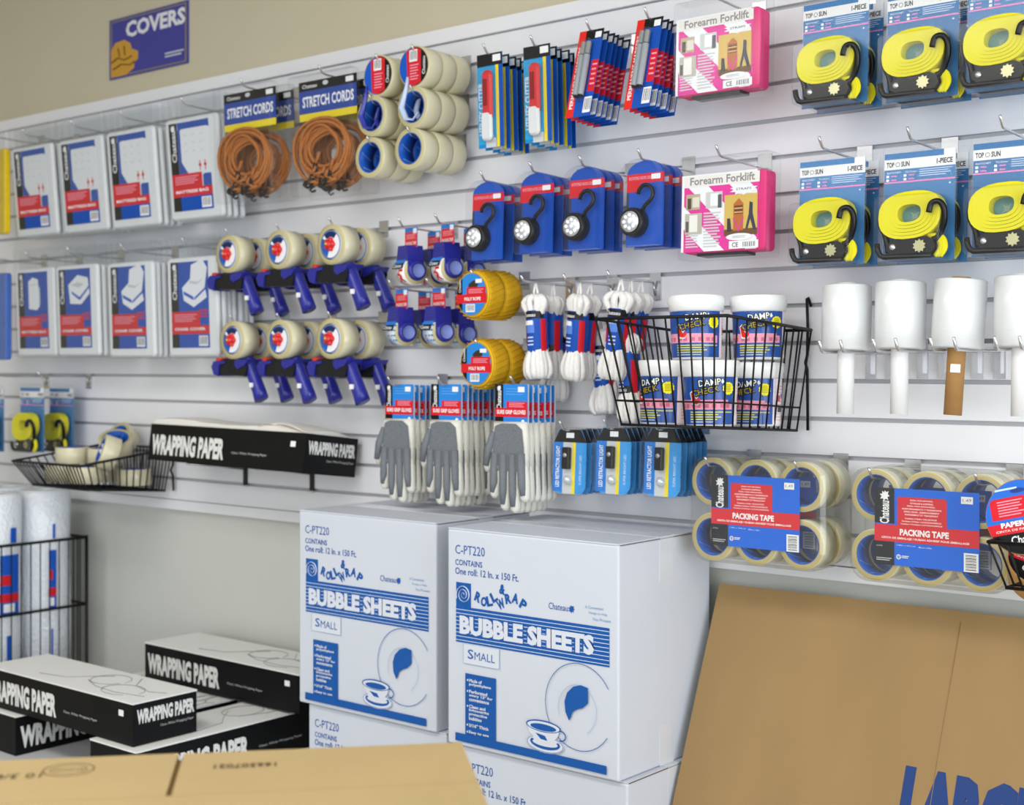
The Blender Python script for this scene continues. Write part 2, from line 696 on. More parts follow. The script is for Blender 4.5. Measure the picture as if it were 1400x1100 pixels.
def make_roll(rad, wid, core, disc=None, tab=False, sidecol=None):
    """roll of tape, axis along y, front face at y=0 (facing -y), centre at the origin"""
    root = thing('tape_roll', 'x', 'tape roll')
    sd = sidecol or TAPESIDE
    t = core - .003
    g = G()
    g.lathe([(core, .0004), (rad - .001, 0), (rad, .001), (rad, wid - .001), (rad - .001, wid), (core, wid)], TAPE, n=36, mats=[sd, TAPE, TAPE, TAPE, sd])
    g.build('tape_winding', root)
    g = G()
    g.lathe([(core, .0), (core, wid), (t, wid), (t, 0), (core, 0)], COREB, n=32)
    for i in range(5):
        a = .5 + i * 1.1
        g.tube([(math.cos(a + j * .1) * (t - .0004), .006 + j * (wid - .012) / 5, math.sin(a + j * .1) * (t - .0004)) for j in range(6)], .0008, K('8fb0e6', .4), 3)
    g.build('core', root)
    if disc:
        g = G()
        c = Card(2 * rad, 2 * rad, None, y=-.0012)
        pts = lambda a0, a1: [(math.cos(math.radians(a)) * rad * .93, math.sin(math.radians(a)) * rad * .93) for a in range(a0, a1 + 1, 9)]
        c.flat(pts(90, 270), c.nx(), BLUE)
        c.flat(pts(-90, 90), c.nx(), PBLACK)
        c.pg([(.26, .12), (.52, .04), (.74, .12), (.74, .88), (.52, .96), (.3, .9)], RED)
        c.bars(.36, .1, .62, .38)
        c.lines(.38, .45, .66, .85, 6, PINKL, .4)
        c.t('Chateau', .78, .3, .88, .72, WHITE, 90, .01)
        c.flat([(x, z + rad) for x, z in []] or [(0, 0), (.0001, 0), (0, .0001)], c.nx(), RED)
        n0 = 0
        c.map(0, lambda v: v if v.z > -1e9 else v)
        # shift the u,v prints so the card centre is the roll centre
        o = bpy.data.objects
        vs = []
        for i, q in enumerate(c.v):
            vs.append(q)
        # the first two fans are centred already, the rest hang from the top edge
        nf = len(pts(90, 270)) + len(pts(-90, 90))
        c.v = vs[:nf] + [(a, b, e + rad) for a, b, e in vs[nf:]]
        c.build('label_disc', root)
    elif tab:
        g = G()
        g.tube([(-.012, -.004, rad + .022), (-.015, -.004, rad), (-.022, -.006, core * .6), (-.028, -.008, 0), (-.012, -.008, -core * .75), (.01, -.008, -core * .85), (.024, -.006, -core * .4)], [.003, .005, .006, .008, .008, .006, .004], tab, 6, flat=.35)
        g.build('hang_tab', root)
    return root


def make_cutter(w_, h_):
    root = thing('utility_cutter_pack', 'x', 'cutter pack')
    c = Card(w_, h_, K('1787c8', .4), .001)
    c.r(0, 0, 1, .13, PBLACK)
    c.r(.62, .02, .93, .09, WHITE)
    c.r(.72, .13, .84, 1, YLB)
    c.r(.84, .13, 1, 1, MBLUE)
    c.r(0, .14, .7, .96, CYAN)
    c.r(.3, .9, .7, 1, LGREY)
    c.t('UTILITY CUTTER', .04, .3, .22, .86, WHITE, 90, .02)
    c.build('card', root)
    g = G()
    g.rbox(w_ * -.22, w_ * .18, -.014, -.002, -h_ * .72, -h_ * .18, w_ * .17, K('d4222a', .3, coat=.5), 4)
    g.build('cutter_body', root)
    g = G()
    g.box(w_ * -.13, w_ * .02, -.0155, -.0139, -h_ * .56, -h_ * .28, K('8c1a20', .4))
    g.build('blade_slot', root)
    g = G().rbox(w_ * -.25, w_ * .16, -.015, -.003, -h_ * .93, -h_ * .62, w_ * .14, K('e2e4e6', .3), 4)
    g.build('blade_cover', root)
    g = G().rbox(-w_ * .36, w_ * .32, -.017, 0, -h_ * .95, -h_ * .15, w_ * .2, CLEAR, 3, ch=.003)
    g.build('blister', root)
    return root


def make_marker(w_, h_):
    root = thing('marker_pack', 'x', 'marker pack')
    c = Card(w_, h_, MBLUE, .001)
    c.r(.0, 0, 1, .11, PBLACK)
    c.r(0, 0, .29, 1, K('e0281e', .4))
    c.r(.68, .03, .93, .1, WHITE)
    c.t('PERMANENT MARKERS', .07, .18, .22, .9, WHITE, 90, .02)
    c.r(.72, .36, 1, .72, RED)
    c.lines(.77, .4, .96, .68, 5, PINKL, .35)
    c.bars(.66, .78, .97, .96, n=7)
    c.build('card', root)
    for x in (-.13, .07):
        g = G().lathe([(.0, -.02 * 0 - h_ * .16), (.0055, -h_ * .16), (.0062, -h_ * .17), (.0062, -h_ * .3), (.0070, -h_ * .31), (.0066, -h_ * .77), (.004, -h_ * .79), (0, -h_ * .79)], None, 'z', (x * w_, -.008, 0), 10,
                      mats=[SILV, SILV, SILV, PBLACK, K('9aa0a6', .35), PBLACK, PBLACK])
        g.build('marker', root)
    g = G().rbox(-w_ * .26, w_ * .2, -.017, 0, -h_ * .84, -h_ * .13, .006, CLEAR, 3, ch=.003)
    g.build('blister', root)
    return root


def make_light(w_, h_):
    root = thing('hook_light_pack', 'x', 'light pack')
    g = Card(w_, h_, None)
    n = 12
    pts = [(-w_ / 2, -h_), (w_ / 2, -h_), (w_ / 2, -h_ * .16)]
    for i in range(n + 1):
        a = PI * i / n
        pts.append((math.cos(a) * w_ / 2, -h_ * .16 + math.sin(a) * h_ * .16))
    pts = pts[:3] + pts[4:-1] + [(-w_ / 2, -h_ * .16)]
    g.prism(pts, 0, .001, K('1650b8', .4))
    g.r(0, .15, 1, .26, RED)
    g.r(0, .26, .38, .36, RED)
    g.t('ROTATING HOOK LIGHT', .06, .18, .7, .22, PINKL, 0, .02)
    g.r(.66, .165, .9, .225, WHITE)
    g.r(.0, .36, .06, .62, K('3a3c44', .5))
    g.build('card', root)
    cx, cz, r = -w_ * .22, -h_ * .72, w_ * .33
    g = G().lathe([(0, -.024), (r * .55, -.024), (r * .78, -.023), (r * .8, -.025), (r * .95, -.022), (r, -.012), (r, .0), (0, 0)], PBLACK, 'y', (cx, 0, cz), 28)
    g.build('lamp_body', root)
    g = G().lathe([(0, -.0262), (r * .7, -.0262), (r * .72, -.0245)], K('c9cbd2', .25, .5), 'y', (cx, 0, cz), 24)
    for i in range(9):
        a = i * 2 * PI / 8
        q = 0 if i == 8 else r * .45
        g.lathe([(0, -.029), (r * .11, -.0285), (r * .14, -.0262)], K('f4f4f8', .15), 'y', (cx + q * math.cos(a), 0, cz + q * math.sin(a)), 8)
    g.build('led_face', root)
    g = G()
    pt = [(cx + r * .75, -.012, cz + r * .7), (cx + r * .9, -.012, cz + r * 1.05)]
    for i in range(9):
        a = math.radians(-60 + 240 * i / 8)
        pt.append((w_ * .1 + math.cos(a) * w_ * .2, -.012, -h_ * .40 + math.sin(a) * w_ * .2))
    g.tube(pt, .0042, PBLACK, 8)
    g.build('swivel_hook', root)
    g = G()
    pts2 = [(x * .97, z) for x, z in pts]
    g.prism(pts2, -.026, 0, CLEAR)
    g.build('blister', root)
    return root


def make_pink(w_, h_):
    root = thing('forearm_strap_pack', 'x', 'strap pack')
    g = G().rbox(-w_ / 2 + .004, w_ / 2 + .006, -.022, .02, -h_ + .002, 0, .008, K('dc2f78', .6, var=.06, scale=90, name='pink_webbing'), 3)
    g.build('folded_straps', root)
    G().box(-w_ * .3, w_ * .3, -.02, .018, -h_ - .004, -h_ + .002, PBLACK).build('strap_end', root)
    c = Card(w_ * .93, h_ * .97, WHITE, .001, -.0235)
    c.v = [(a - w_ * .03, b, e) for a, b, e in c.v]
    for a in (-.9, -.35, .2, .75):
        pts = [(a, 0.02), (a + .28, 0.02), (a + 1.18, 1.0), (a + .9, 1.0)]
        # clip to card in u
        def clip(ps):
            out = []
            for axis_lim in (0, 1):
                src = ps if axis_lim == 0 else out2
                res = []
                for i in range(len(src)):
                    p, q = src[i], src[(i + 1) % len(src)]
                    inn = (lambda z: z[0] >= 0) if axis_lim == 0 else (lambda z: z[0] <= 1)
                    L = float(axis_lim)
                    if inn(p): res.append(p)
                    if inn(p) != inn(q):
                        t = (L - p[0]) / (q[0] - p[0])
                        res.append((L, p[1] + t * (q[1] - p[1])))
                out2 = res
            return out2
        pp = clip(pts)
        if len(pp) > 2: c.pg(pp, PINK)
    c.lines(.27, .5, .5, .97, 12, K('c8c8cc', .5), .5)
    c.lines(.03, .78, .2, .96, 5, K('c8c8cc', .5), .5)
    c.r(0, .02, 1, .16, K('e6e4e0', .4))
    c.t('Forearm Forklift', .08, .03, .94, .135, K('8e8888', .5), 0, .025)
    c.r(.03, .25, .22, .45, K('b9a98c', .5)); c.r(.05, .3, .1, .44, K('4b4238', .5)); c.r(.12, .29, .21, .42, K('ddd8cc', .5))
    c.r(.3, .24, .52, .45, K('c9ccc8', .5)); c.r(.36, .26, .47, .42, WHITE); c.r(.46, .28, .51, .45, DGREY)
    c.r(.02, .5, .25, .77, K('b8b3a6', .5)); c.r(.08, .52, .19, .74, K('e8e6e2', .5)); c.r(.03, .6, .07, .74, K('5b564c', .5))
    # cabinet picture
    c.r(.55, .30, .98, .82, K('d3b25c', .5))
    c.r(.55, .74, .98, .82, K('6a4a2a', .5))
    c.pg([(.67, .42), (.74, .35), (.80, .42), (.80, .76), (.67, .76)], K('b8692c', .5))
    c.r(.68, .44, .79, .55, K('6e3f20', .5)); c.r(.68, .47, .79, .485, K('e0b070', .5)); c.r(.68, .52, .79, .535, K('e0b070', .5))
    c.pg([(.66, .6), (.68, .6), (.735, .74), (.79, .6), (.81, .6), (.74, .78)], PINK)
    c.pg([(.88, .4), (.92, .42), (.92, .55), (.97, .76), (.93, .76), (.89, .62), (.86, .74), (.83, .74), (.87, .56)], K('343a4a', .5))
    c.pg([(.59, .6), (.63, .6), (.65, .77), (.59, .77)], K('33343a', .5))
    n = 20
    c.pg([(.8 + (.19 if i % 2 else .13) * math.cos(2 * PI * i / n), .24 + (.075 if i % 2 else .05) * math.sin(2 * PI * i / n)) for i in range(n)], WHITE)
    c.t('STRAPS', .7, .22, .9, .25, DGREY, 0, .01)
    c.e(.75, .84, .17, .045, WHITE); c.lines(.66, .825, .84, .86, 3, GREY, .4)
    c.r(.62, .89, 1, .99, K('ececec', .4))
    c.t('CE', .66, .91, .74, .97, BLACK, 0, .01)
    c.bars(.78, .9, .98, .985, n=12)
    c.build('printed_insert', root)
    g = G().rbox(-w_ / 2 - .006, w_ / 2 + .016, -.027, .022, -h_ - .01, .035, .006, CLEAR, 2, ch=.004)
    g.build('clear_bag', root)
    return root


def make_ratchet(w_, h_):
    root = thing('ratchet_strap_pack', 'x', 'strap pack')
    c = Card(w_, h_, SBLUE, .0012)
    c.r(0, .055, 1, .15, K('e6e6e8', .4))
    c.t('TOP', .03, .08, .14, .128, BLACK, 0, .03)
    c.ring(*c.q(.19, .105), .0042, .0042, .0008, c.nx(), BLACK, 12)
    c.t('SUN', .24, .08, .36, .128, BLACK, 0, .03)
    c.t('1-PIECE', .74, .08, .96, .128, BLACK, 0, .03)
    c.r(.84, -.0, 1, .07, WHITE)
    c.t('RATCHET', .04, .17, .24, .187, WHITE); c.t('Tie Down', .3, .17, .46, .187, WHITE)
    c.lines(.5, .165, .96, .24, 4, K('bcd0e8', .4), .4)
    for a in (.03, .28):
        for b in (.2, .235):
            c.r(a, b, a + .04, b + .022, WHITE)
            c.r(a + .07, b + .004, a + .15, b + .017, K('d884c0', .4))
    c.r(0, .262, 1, .276, K('e487bc', .4))
    c.e(.93, .31, .014, .007, WHITE, n=8)
    c.build('card', root)
    # yellow webbing coil: flattened spiral band
    W, Hh = w_, h_
    cx, cz = -.02 * W, -.66 * Hh + .012
    for k in range(5):
        g = G()
        q = 1 - k * .125
        vs, fs, n = [], [], 26
        for i in range(n):
            a = 2 * PI * i / n
            ca, sa = math.cos(a), math.sin(a)
            rx, rz = W * .44 * q, Hh * .215 * q
            ex = abs(ca) ** .8 * (1 if ca > 0 else -1)
            ez = abs(sa) ** .8 * (1 if sa > 0 else -1)
            th = .128 / q
            wob = 1 + .012 * math.sin(3 * a + .3 * k)
            for (f_, y) in ((1, -.010), (1, -.034), (1 - th, -.0335), (1 - th, -.010)):
                xx, zz = ex * rx * f_ * wob, ez * rz * f_ * wob
                vs.append((cx + xx + zz * .04 - k * .0005, y + .0006 * k, cz + zz + k * .0008 + xx * .05))
        for i in range(n):
            j = (i + 1) % n
            for l in range(4):
                m_ = (l + 1) % 4
                fs.append((i * 4 + l, i * 4 + m_, j * 4 + m_, j * 4 + l))
        g.add(vs, fs, YELL, False)
        g.build('webbing_turn', root)
    g = G()
    g.ell(cx + .002, cz + .002, W * .2, Hh * .09, -.009, K('5f8a90', .4), 20)
    g.pg = None
    for i in range(8):
        a = i * PI / 4
        g.flat([(cx + math.cos(a - .12) * .002, cz + math.sin(a - .12) * .002), (cx + math.cos(a) * (.013 if i % 2 else .008), cz + math.sin(a) * (.013 if i % 2 else .008)), (cx + math.cos(a + .3) * .002, cz + math.sin(a + .3) * .002)], -.0094, K('e8d89a', .4))
    g.build('printed_emblem', root)
    # loose webbing end beneath on the right
    for k in range(3):
        g = G()
        pts = [(W * (.2 + .04 * k), -.02, -.8 * Hh), (W * (.33 + .035 * k), -.02, -.82 * Hh), (W * (.37 + .035 * k), -.02, -.9 * Hh), (W * (.3 + .035 * k), -.02, -.975 * Hh)]
        g.tube(smooth(pts, 4), .0032, YELL, 6, flat=2.6)
        g.build('webbing_fold', root)
    # ratchet
    g = G()
    g.prism([(-W * .34, -.86 * Hh), (-W * .28, -.825 * Hh), (W * .02, -.81 * Hh), (W * .2, -.80 * Hh), (W * .3, -.83 * Hh), (W * .33, -.9 * Hh), (W * .26, -.965 * Hh), (W * .02, -.955 * Hh), (-W * .28, -.95 * Hh), (-W * .36, -.91 * Hh)], -.03, -.008, PBLACK)
    g.build('ratchet_handle', root)
    g = G()
    g.lathe([(0, -.034), (.0045, -.034), (.006, -.032), (.006, -.03)], CHROME, 'y', (-W * .26, 0, -.885 * Hh), 12)
    g.build('rivet', root)
    g = G()
    n = 10
    ox, oz = W * .12, -.885 * Hh
    pts = [(ox + (.0125 if i % 2 else .009) * math.cos(PI * i / n), oz + (.0125 if i % 2 else .009) * math.sin(PI * i / n)) for i in range(2 * n)]
    g.prism(pts, -.033, -.03, K('b8b48c', .3, .8))
    g.build('ratchet_gear', root)
    # hooks
    g = G()
    g.tube(smooth([(W * .28, -.024, -.83 * Hh), (W * .36, -.024, -.80 * Hh), (W * .45, -.03, -.68 * Hh), (W * .46, -.036, -.56 * Hh), (W * .40, -.040, -.505 * Hh), (W * .31, -.042, -.52 * Hh), (W * .275, -.042, -.60 * Hh)]), .0056, PBLACK, 8)
    g.build('s_hook', root)
    g = G()
    g.tube(smooth([(-W * .38, -.012, -.50 * Hh), (-W * .47, -.016, -.55 * Hh), (-W * .48, -.018, -.66 * Hh), (-W * .40, -.018, -.78 * Hh), (-W * .36, -.018, -.93 * Hh)]), .0055, PBLACK, 8)
    g.tube([(-W * .48, -.032, -.85 * Hh), (-W * .465, -.032, -.91 * Hh), (-W * .43, -.032, -.955 * Hh), (-W * .38, -.030, -.972 * Hh), (W * .28, -.028, -.972 * Hh)], .0054, PBLACK, 8)
    g.build('s_hook', root)
    g = G().rbox(-W * .5, W * .42, -.044, 0, -Hh * 1.0, -Hh * .42, .008, CLEAR, 3, ch=.003)
    g.build('blister', root)
    g = G().rbox(-W * .51, W * .53, -.004, .0, -Hh * 1.01, .012, .006, CLEAR, 3, ch=.0005)
    g.build('clear_sheet', root)
    return root


def make_gun(loaded=True):
    """hand tape gun; origin at the roll centre, roll axis along y"""
    root = thing('tape_gun', 'x', 'tape gun')
    R, Wd = .050, .052
    g = G().lathe([(.038, -Wd / 2), (R, -Wd / 2), (R, Wd / 2), (.038, Wd / 2)], TAPE, n=32, mats=[TAPESIDE, TAPE, TAPESIDE])
    g.build('tape_winding', root)
    g = Card(.076, .076, None)
    yy = -Wd / 2 - .001
    g.lathe([(.0, yy), (.036, yy), (.037, Wd / 2), (0, Wd / 2)], K('d7dbe6', .4), n=28)
    s0 = len(g.v)
    g.ell(0, 0, .033, .033, yy - .0003, WHITE, 24)
    g.ring(0, 0, .0325, .0325, .016, yy - .0005, K('2a5cb8', .4), 10, 150, 250)
    g.ring(0, 0, .0325, .0325, .014, yy - .0006, K('1c2c5c', .4), 10, 50, 135)
    g.ring(0, 0, .036, .036, .003, yy - .0007, K('4a70b0', .4), 28)
    g.build('hub_label', root)
    g = G()
    g.lathe([(0, yy - .018), (.006, yy - .018), (.008, yy - .016), (.010, yy - .006), (.015, yy - .004), (.015, yy - .001)], K('d8262a', .3, coat=.4), n=14)
    for i in range(5):
        a = i * 2 * PI / 5
        g.lathe([(0, yy - .010), (.005, yy - .009), (.006, yy - .001)], K('d8262a', .3, coat=.4), 'y', (math.cos(a) * .012, 0, math.sin(a) * .012), 8)
    g.lathe([(0, yy - .0205), (.004, yy - .02), (.005, yy - .018)], K('b49a60', .3, .8), n=10)
    g.build('red_knob', root)
    g = G()
    g.prism([(-.05, -.052), (-.02, -.048), (.05, -.054), (.058, -.066), (.05, -.095), (-.05, -.092), (-.07, -.085)], -.024, -.021, K('2a2a30', .35, .6))
    g.prism([(-.05, -.052), (-.02, -.048), (.05, -.054), (.058, -.066), (.05, -.095), (-.05, -.092), (-.07, -.085)], .021, .024, K('2a2a30', .35, .6))
    g.box(-.045, .05, -.022, .022, -.093, -.088, PBLACK)
    g.lathe([(0, -.021), (.011, -.021), (.011, .021), (0, .021)], PBLACK, 'y', (-.02, 0, -.072), 12)
    g.build('frame', root)
    g = G()
    g.prism([(-.075, -.055), (-.03, -.055), (-.03, -.061), (-.052, -.064), (-.058, -.095), (-.076, -.09), (-.085, -.07)], -.028, .028, GRIP)
    g.build('blade_guard', root)
    g = G().rod((-.066, -.022, -.052), (-.066, .022, -.052), .006, K('d23a2a', .4), 8)
    g.build('tape_brush', root)
    # pistol handle, slanting down and to the right
    g = G()
    sec = [((.028, -.056), .024), ((.040, -.066), .021), ((.052, -.085), .0185), ((.066, -.11), .0185), ((.080, -.137), .0195), ((.088, -.155), .0205)]
    vs, fs, n = [], [], 12
    for i, ((x, z_), r) in enumerate(sec):
        for kx in range(n):
            a = 2 * PI * kx / n
            dx, dy = math.cos(a) * r, math.sin(a) * r * .95
            vs.append((x + dx * .85, dy, z_ + dx * .5))
    for i in range(len(sec) - 1):
        for kx in range(n):
            l = (kx + 1) % n
            fs.append((i * n + kx, i * n + l, (i + 1) * n + l, (i + 1) * n + kx))
    fs += [tuple(range(n)), tuple(range((len(sec) - 1) * n, len(sec) * n))]
    g.add(vs, fs, GRIP, True)
    g.prism([(.012, -.052), (.062, -.050), (.052, -.066), (.022, -.076), (.010, -.066)], -.027, .027, GRIP)
    g.build('handle', root)
    g = G().rbox(-.006, .006, -.0215, -.0165, -.006, .006, .001, WHITE, 2)
    g.v = [(a + .069, b, c - .118) for a, b, c in g.v]
    g.build('price_sticker', root)
    return root


def make_dispenser(kind):
    """small hand dispenser; hang point at the origin"""
    root = thing('tape_dispenser', 'x', 'tape dispenser')
    c = Card(.070, .060, K('2e7fd6', .4))
    c.r(0, .0, 1, .2, K('2e7fd6', .4))
    c.r(0, .22, 1, 1, K('d8352e', .4))
    c.lines(.12, .34, .9, .6, 3, PINKL, .4)
    c.t('PACKING TAPE', .08, .7, .92, .86, WHITE, 0, .02)
    c.r(.68, .06, .96, .3, WHITE)
    c.build('hang_card', root)
    g = G()
    g.prism([(-.028, -.055), (.026, -.055), (.028, -.075), (.034, -.12), (.020, -.128), (-.036, -.098)], -.028, .024, GRIP)
    for z_ in (-.066, -.074, -.082):
        g.box(-.024, .02, -.0295, -.028, z_ - .001, z_ + .001, K('3a3fa8', .4))
    g.build('body', root)
    R = .040
    cx, cz = .012, -.130
    tm = K('f0eeee', .3, coat=.3) if kind == 0 else K('c9d4dc', .3, coat=.4)
    # the roll lies with its axis along x, seen edge-on from the front
    g = G().lathe([(.026, -.030), (R, -.030), (R, .022), (.026, .022)], None, 'x', (cx - .006, 0, cz), 28, mats=[TAPESIDE, tm, TAPESIDE])
    if kind == 0:
        for a0, ch in ((-95, 'F'), (-62, 'R'), (-128, 'A')):
            tv, tf, asp = text_geo(ch, .04)
            vs = []
            for u, v in tv:
                an = math.radians(180 + (-v * 42) - (90 + a0) * -1 * 0 + (a0 + 95))
                vs.append((cx - .009 + u * .034, (R + .0006) * math.cos(an), cz + (R + .0006) * math.sin(an)))
            g.add(vs, tf, RED)
    else:
        for k_ in range(4):
            an = math.radians(150 + k_ * 22)
            for s_ in (-.018, .0, .014):
                p = Vector((cx + s_, (R + .0003) * math.cos(an), cz + (R + .0003) * math.sin(an)))
                g.box(p.x - .004, p.x + .004, p.y - .001, p.y + .001, p.z - .002, p.z + .002, K('3c78b8', .4))
    g.build('tape_winding', root)
    g = G().lathe([(0, .020), (.0, .019), (.028, .019), (.030, .023), (.027, .031), (.020, .033), (.018, .028), (.0, .028)], None, 'x', (cx - .002, 0, cz), 24, mats=[GRIP] * 5 + [K('7f8fd0', .4)] * 2)
    g.prism([(cx - .002, -.1), (cx + .016, -.1), (cx + .028, -.1), (cx + .02, -.12)], -.02, .02, GRIP)
    g.build('hub', root)
    g = G()
    n = 8
    vs = []
    for i in range(n):
        an = math.radians(105 + 60 * i / (n - 1))
        for x in (-.034, .024):
            vs.append((x, (R + .003) * math.cos(an), cz + (R + .003) * math.sin(an)))
    fs = [(2 * i, 2 * i + 1, 2 * i + 3, 2 * i + 2) for i in range(n - 1)]
    g.add(vs, fs, K('2e7fd6', .4))
    n0 = len(g.v)
    vs = []
    for i in range(n):
        an = math.radians(150 + 22 * i / (n - 1))
        for x in (-.034, .024):
            vs.append((x, (R + .004) * math.cos(an), cz + (R + .004) * math.sin(an)))
    g.add(vs, fs, PBLACK)
    tv, tf, asp = text_geo('Chateau', .01)
    g.add([(-.006 + u * .046, (R + .005) * math.cos(math.radians(161 - v * 14)), cz + (R + .005) * math.sin(math.radians(161 - v * 14))) for u, v in tv], tf, WHITE)
    g.build('label_band', root)
    return root


def make_rope_roll(R, W_):
    root = thing('rope_spool', 'x', 'rope spool')
    ym = K('e0b322', .5, name='yellow_poly_rope')
    ym2 = K('c8991a', .5)
    g = G()
    n = 40
    for k_ in range(2):
        y0 = k_ * W_ / 2
        prof, mats = [(R * .62, y0 + .002), (R * .9, y0 + .001)], [ym2, ym]
        m_ = 9
        for i in range(m_ + 1):
            t = i / m_
            b = R * (1 - .05 * (2 * t - 1) ** 4)
            prof += [(b - .0012, y0 + .003 + (W_ / 2 - .006) * t), (b, y0 + .003 + (W_ / 2 - .006) * (t + .5 / m_))]
            mats += [ym2, ym]
        prof += [(R * .85, y0 + W_ / 2 - .001), (R * .62, y0 + W_ / 2 - .002)]
        mats += [ym, ym2]
        g.lathe(prof, ym, n=n, mats=mats[:len(prof) - 1])
        # slanting strands over the outside
        for i in range(26):
            a = 2 * PI * i / 26
            g.tube([((R + .0006) * math.cos(a + j * .07), y0 + .004 + (W_ / 2 - .008) * j / 4, (R + .0006) * math.sin(a + j * .07)) for j in range(5)], .0011, ym, 3)
    g.build('rope_winding', root)
    g = G().lathe([(R * .62, 0), (R * .62, W_)], K('8a7a4a', .7), n=24)
    g.build('core', root)
    g = Card(2 * R, 2 * R, None, y=-.001)
    rr = R * .84
    pts = [(math.cos(2 * PI * i / 36) * rr, math.sin(2 * PI * i / 36) * rr) for i in range(36)]
    g.flat(pts, g.nx(), K('2c86d8', .4))
    g.flat([(rr * math.cos(math.radians(a)), rr * math.sin(math.radians(a))) for a in range(128, 233, 8)], g.nx(), PBLACK)
    nf = len(g.v)
    g.r(.08, .5, .93, .68, RED)
    g.r(.36, .36, .9, .5, RED)
    g.t('POLY ROPE', .3, .56, .76, .63, WHITE, 0, .03)
    g.lines(.42, .4, .84, .5, 3, PINKL, .4)
    g.bars(.34, .7, .6, .86)
    g.pg([(.42, .3), (.5, .25), (.58, .22), (.7, .3), (.66, .36), (.42, .36)], K('3a3226', .6))
    g.r(.62, .2, .8, .28, WHITE)
    g.t('Chateau', .14, .2, .2, .46, WHITE, 90, .01)
    g.v = g.v[:nf] + [(a, b, c + R) for a, b, c in g.v[nf:]]
    g.build('label_disc', root)
    return root


def make_hank(seed, inv=False):
    """white rope hank: loop at the origin, wrapped body below; front faces -y"""
    root = thing('rope_hank', 'x', 'rope hank')
    rm = K('eceae8', .85, var=.05, scale=160, bump=.8, name='white_cotton_rope')
    r = random.Random(seed)
    L = .165
    g = G()
    g.tube([(0, 0, .0), (.006, 0, -.02), (.004, 0, -.045), (0, 0, -.06)], .003, rm, 6)
    g.tube([(0, 0, .0), (-.006, 0, -.02), (-.004, 0, -.045), (0, 0, -.06)], .003, rm, 6)
    g.build('hanging_loop', root)
    for top in (True, False):
        g = G()
        for i in range(13):
            a = 2 * PI * i / 13 + r.uniform(-.2, .2)
            ca, sa = math.cos(a), math.sin(a)
            if top:
                sp = r.uniform(.7, 1.25)
                pts = [(ca * .012, sa * .010, -.075), (ca * .022 * sp, sa * .016 * sp, -.055), (ca * .026 * sp, sa * .018 * sp, -.043), (ca * .015 * sp, sa * .012, -.032), (0, 0, -.038)]
            else:
                sp = r.uniform(.85, 1.2)
                pts = [(ca * .014, sa * .012, -.145), (ca * .023 * sp, sa * .019 * sp, -.168), (ca * .028 * sp, sa * .022 * sp, -.190), (ca * .024 * sp, sa * .018, -.201 - .006 * sp), (ca * .008, sa * .006, -.203)]
            g.tube(smooth(pts, 2), .0082, rm, 6)
        g.build('rope_coil', root)
    g = G()
    z0, z1 = -.062, -.062 - .092
    n = 14
    g.lathe([(.0225, z0), (.0238, z0 - .01), (.0238, z1 + .01), (.0225, z1)], MBLUE, 'z', n=n)
    s0 = len(g.v)

    def wrap(x0, x1, za, zb, mat, q=.0171):
        m_ = 8
        x0, x1, q = x0 * 1.42, x1 * 1.42, q + .0073
        vs = []
        for i in range(m_ + 1):
            x = x0 + (x1 - x0) * i / m_
            a = -PI / 2 + x / q
            vs += [(q * math.cos(a), q * math.sin(a), za), (q * math.cos(a), q * math.sin(a), zb)]
        g.add(vs, [(2 * i, 2 * i + 2, 2 * i + 3, 2 * i + 1) for i in range(m_)], mat)
    zb1, zb2 = (z0 - .002, z0 - .018) if not inv else (z1 + .018, z1 + .002)
    wrap(-.026, .026, zb1, zb2, PBLACK)
    wrap(-.026, -.008, z0 - .03, z1 + .02 if not inv else z1 + .03, RED, .0173)
    wrap(.02, .03, z0 - .02, z1 + .002, RED, .0173)
    wrap(-.006, .01, z0 - .024, z0 - .05, K('5a86d8', .4), .0174)
    wrap(-.01, .008, z0 - .022, z0 - .032, WHITE, .0176)
    tv, tf, asp = text_geo('Chateau', .01)
    q = .0252
    g.add([(q * math.cos(-PI / 2 + u * .036 / q), q * math.sin(-PI / 2 + u * .036 / q), (zb1 + zb2) / 2 + v * .008) for u, v in tv], tf, WHITE)
    for k_ in range(3):
        wrap(-.004, .008, z0 - .058 - k_ * .008, z0 - .061 - k_ * .008, K('c8d4f0', .4), .0176)
    g.build('paper_band', root)
    return root


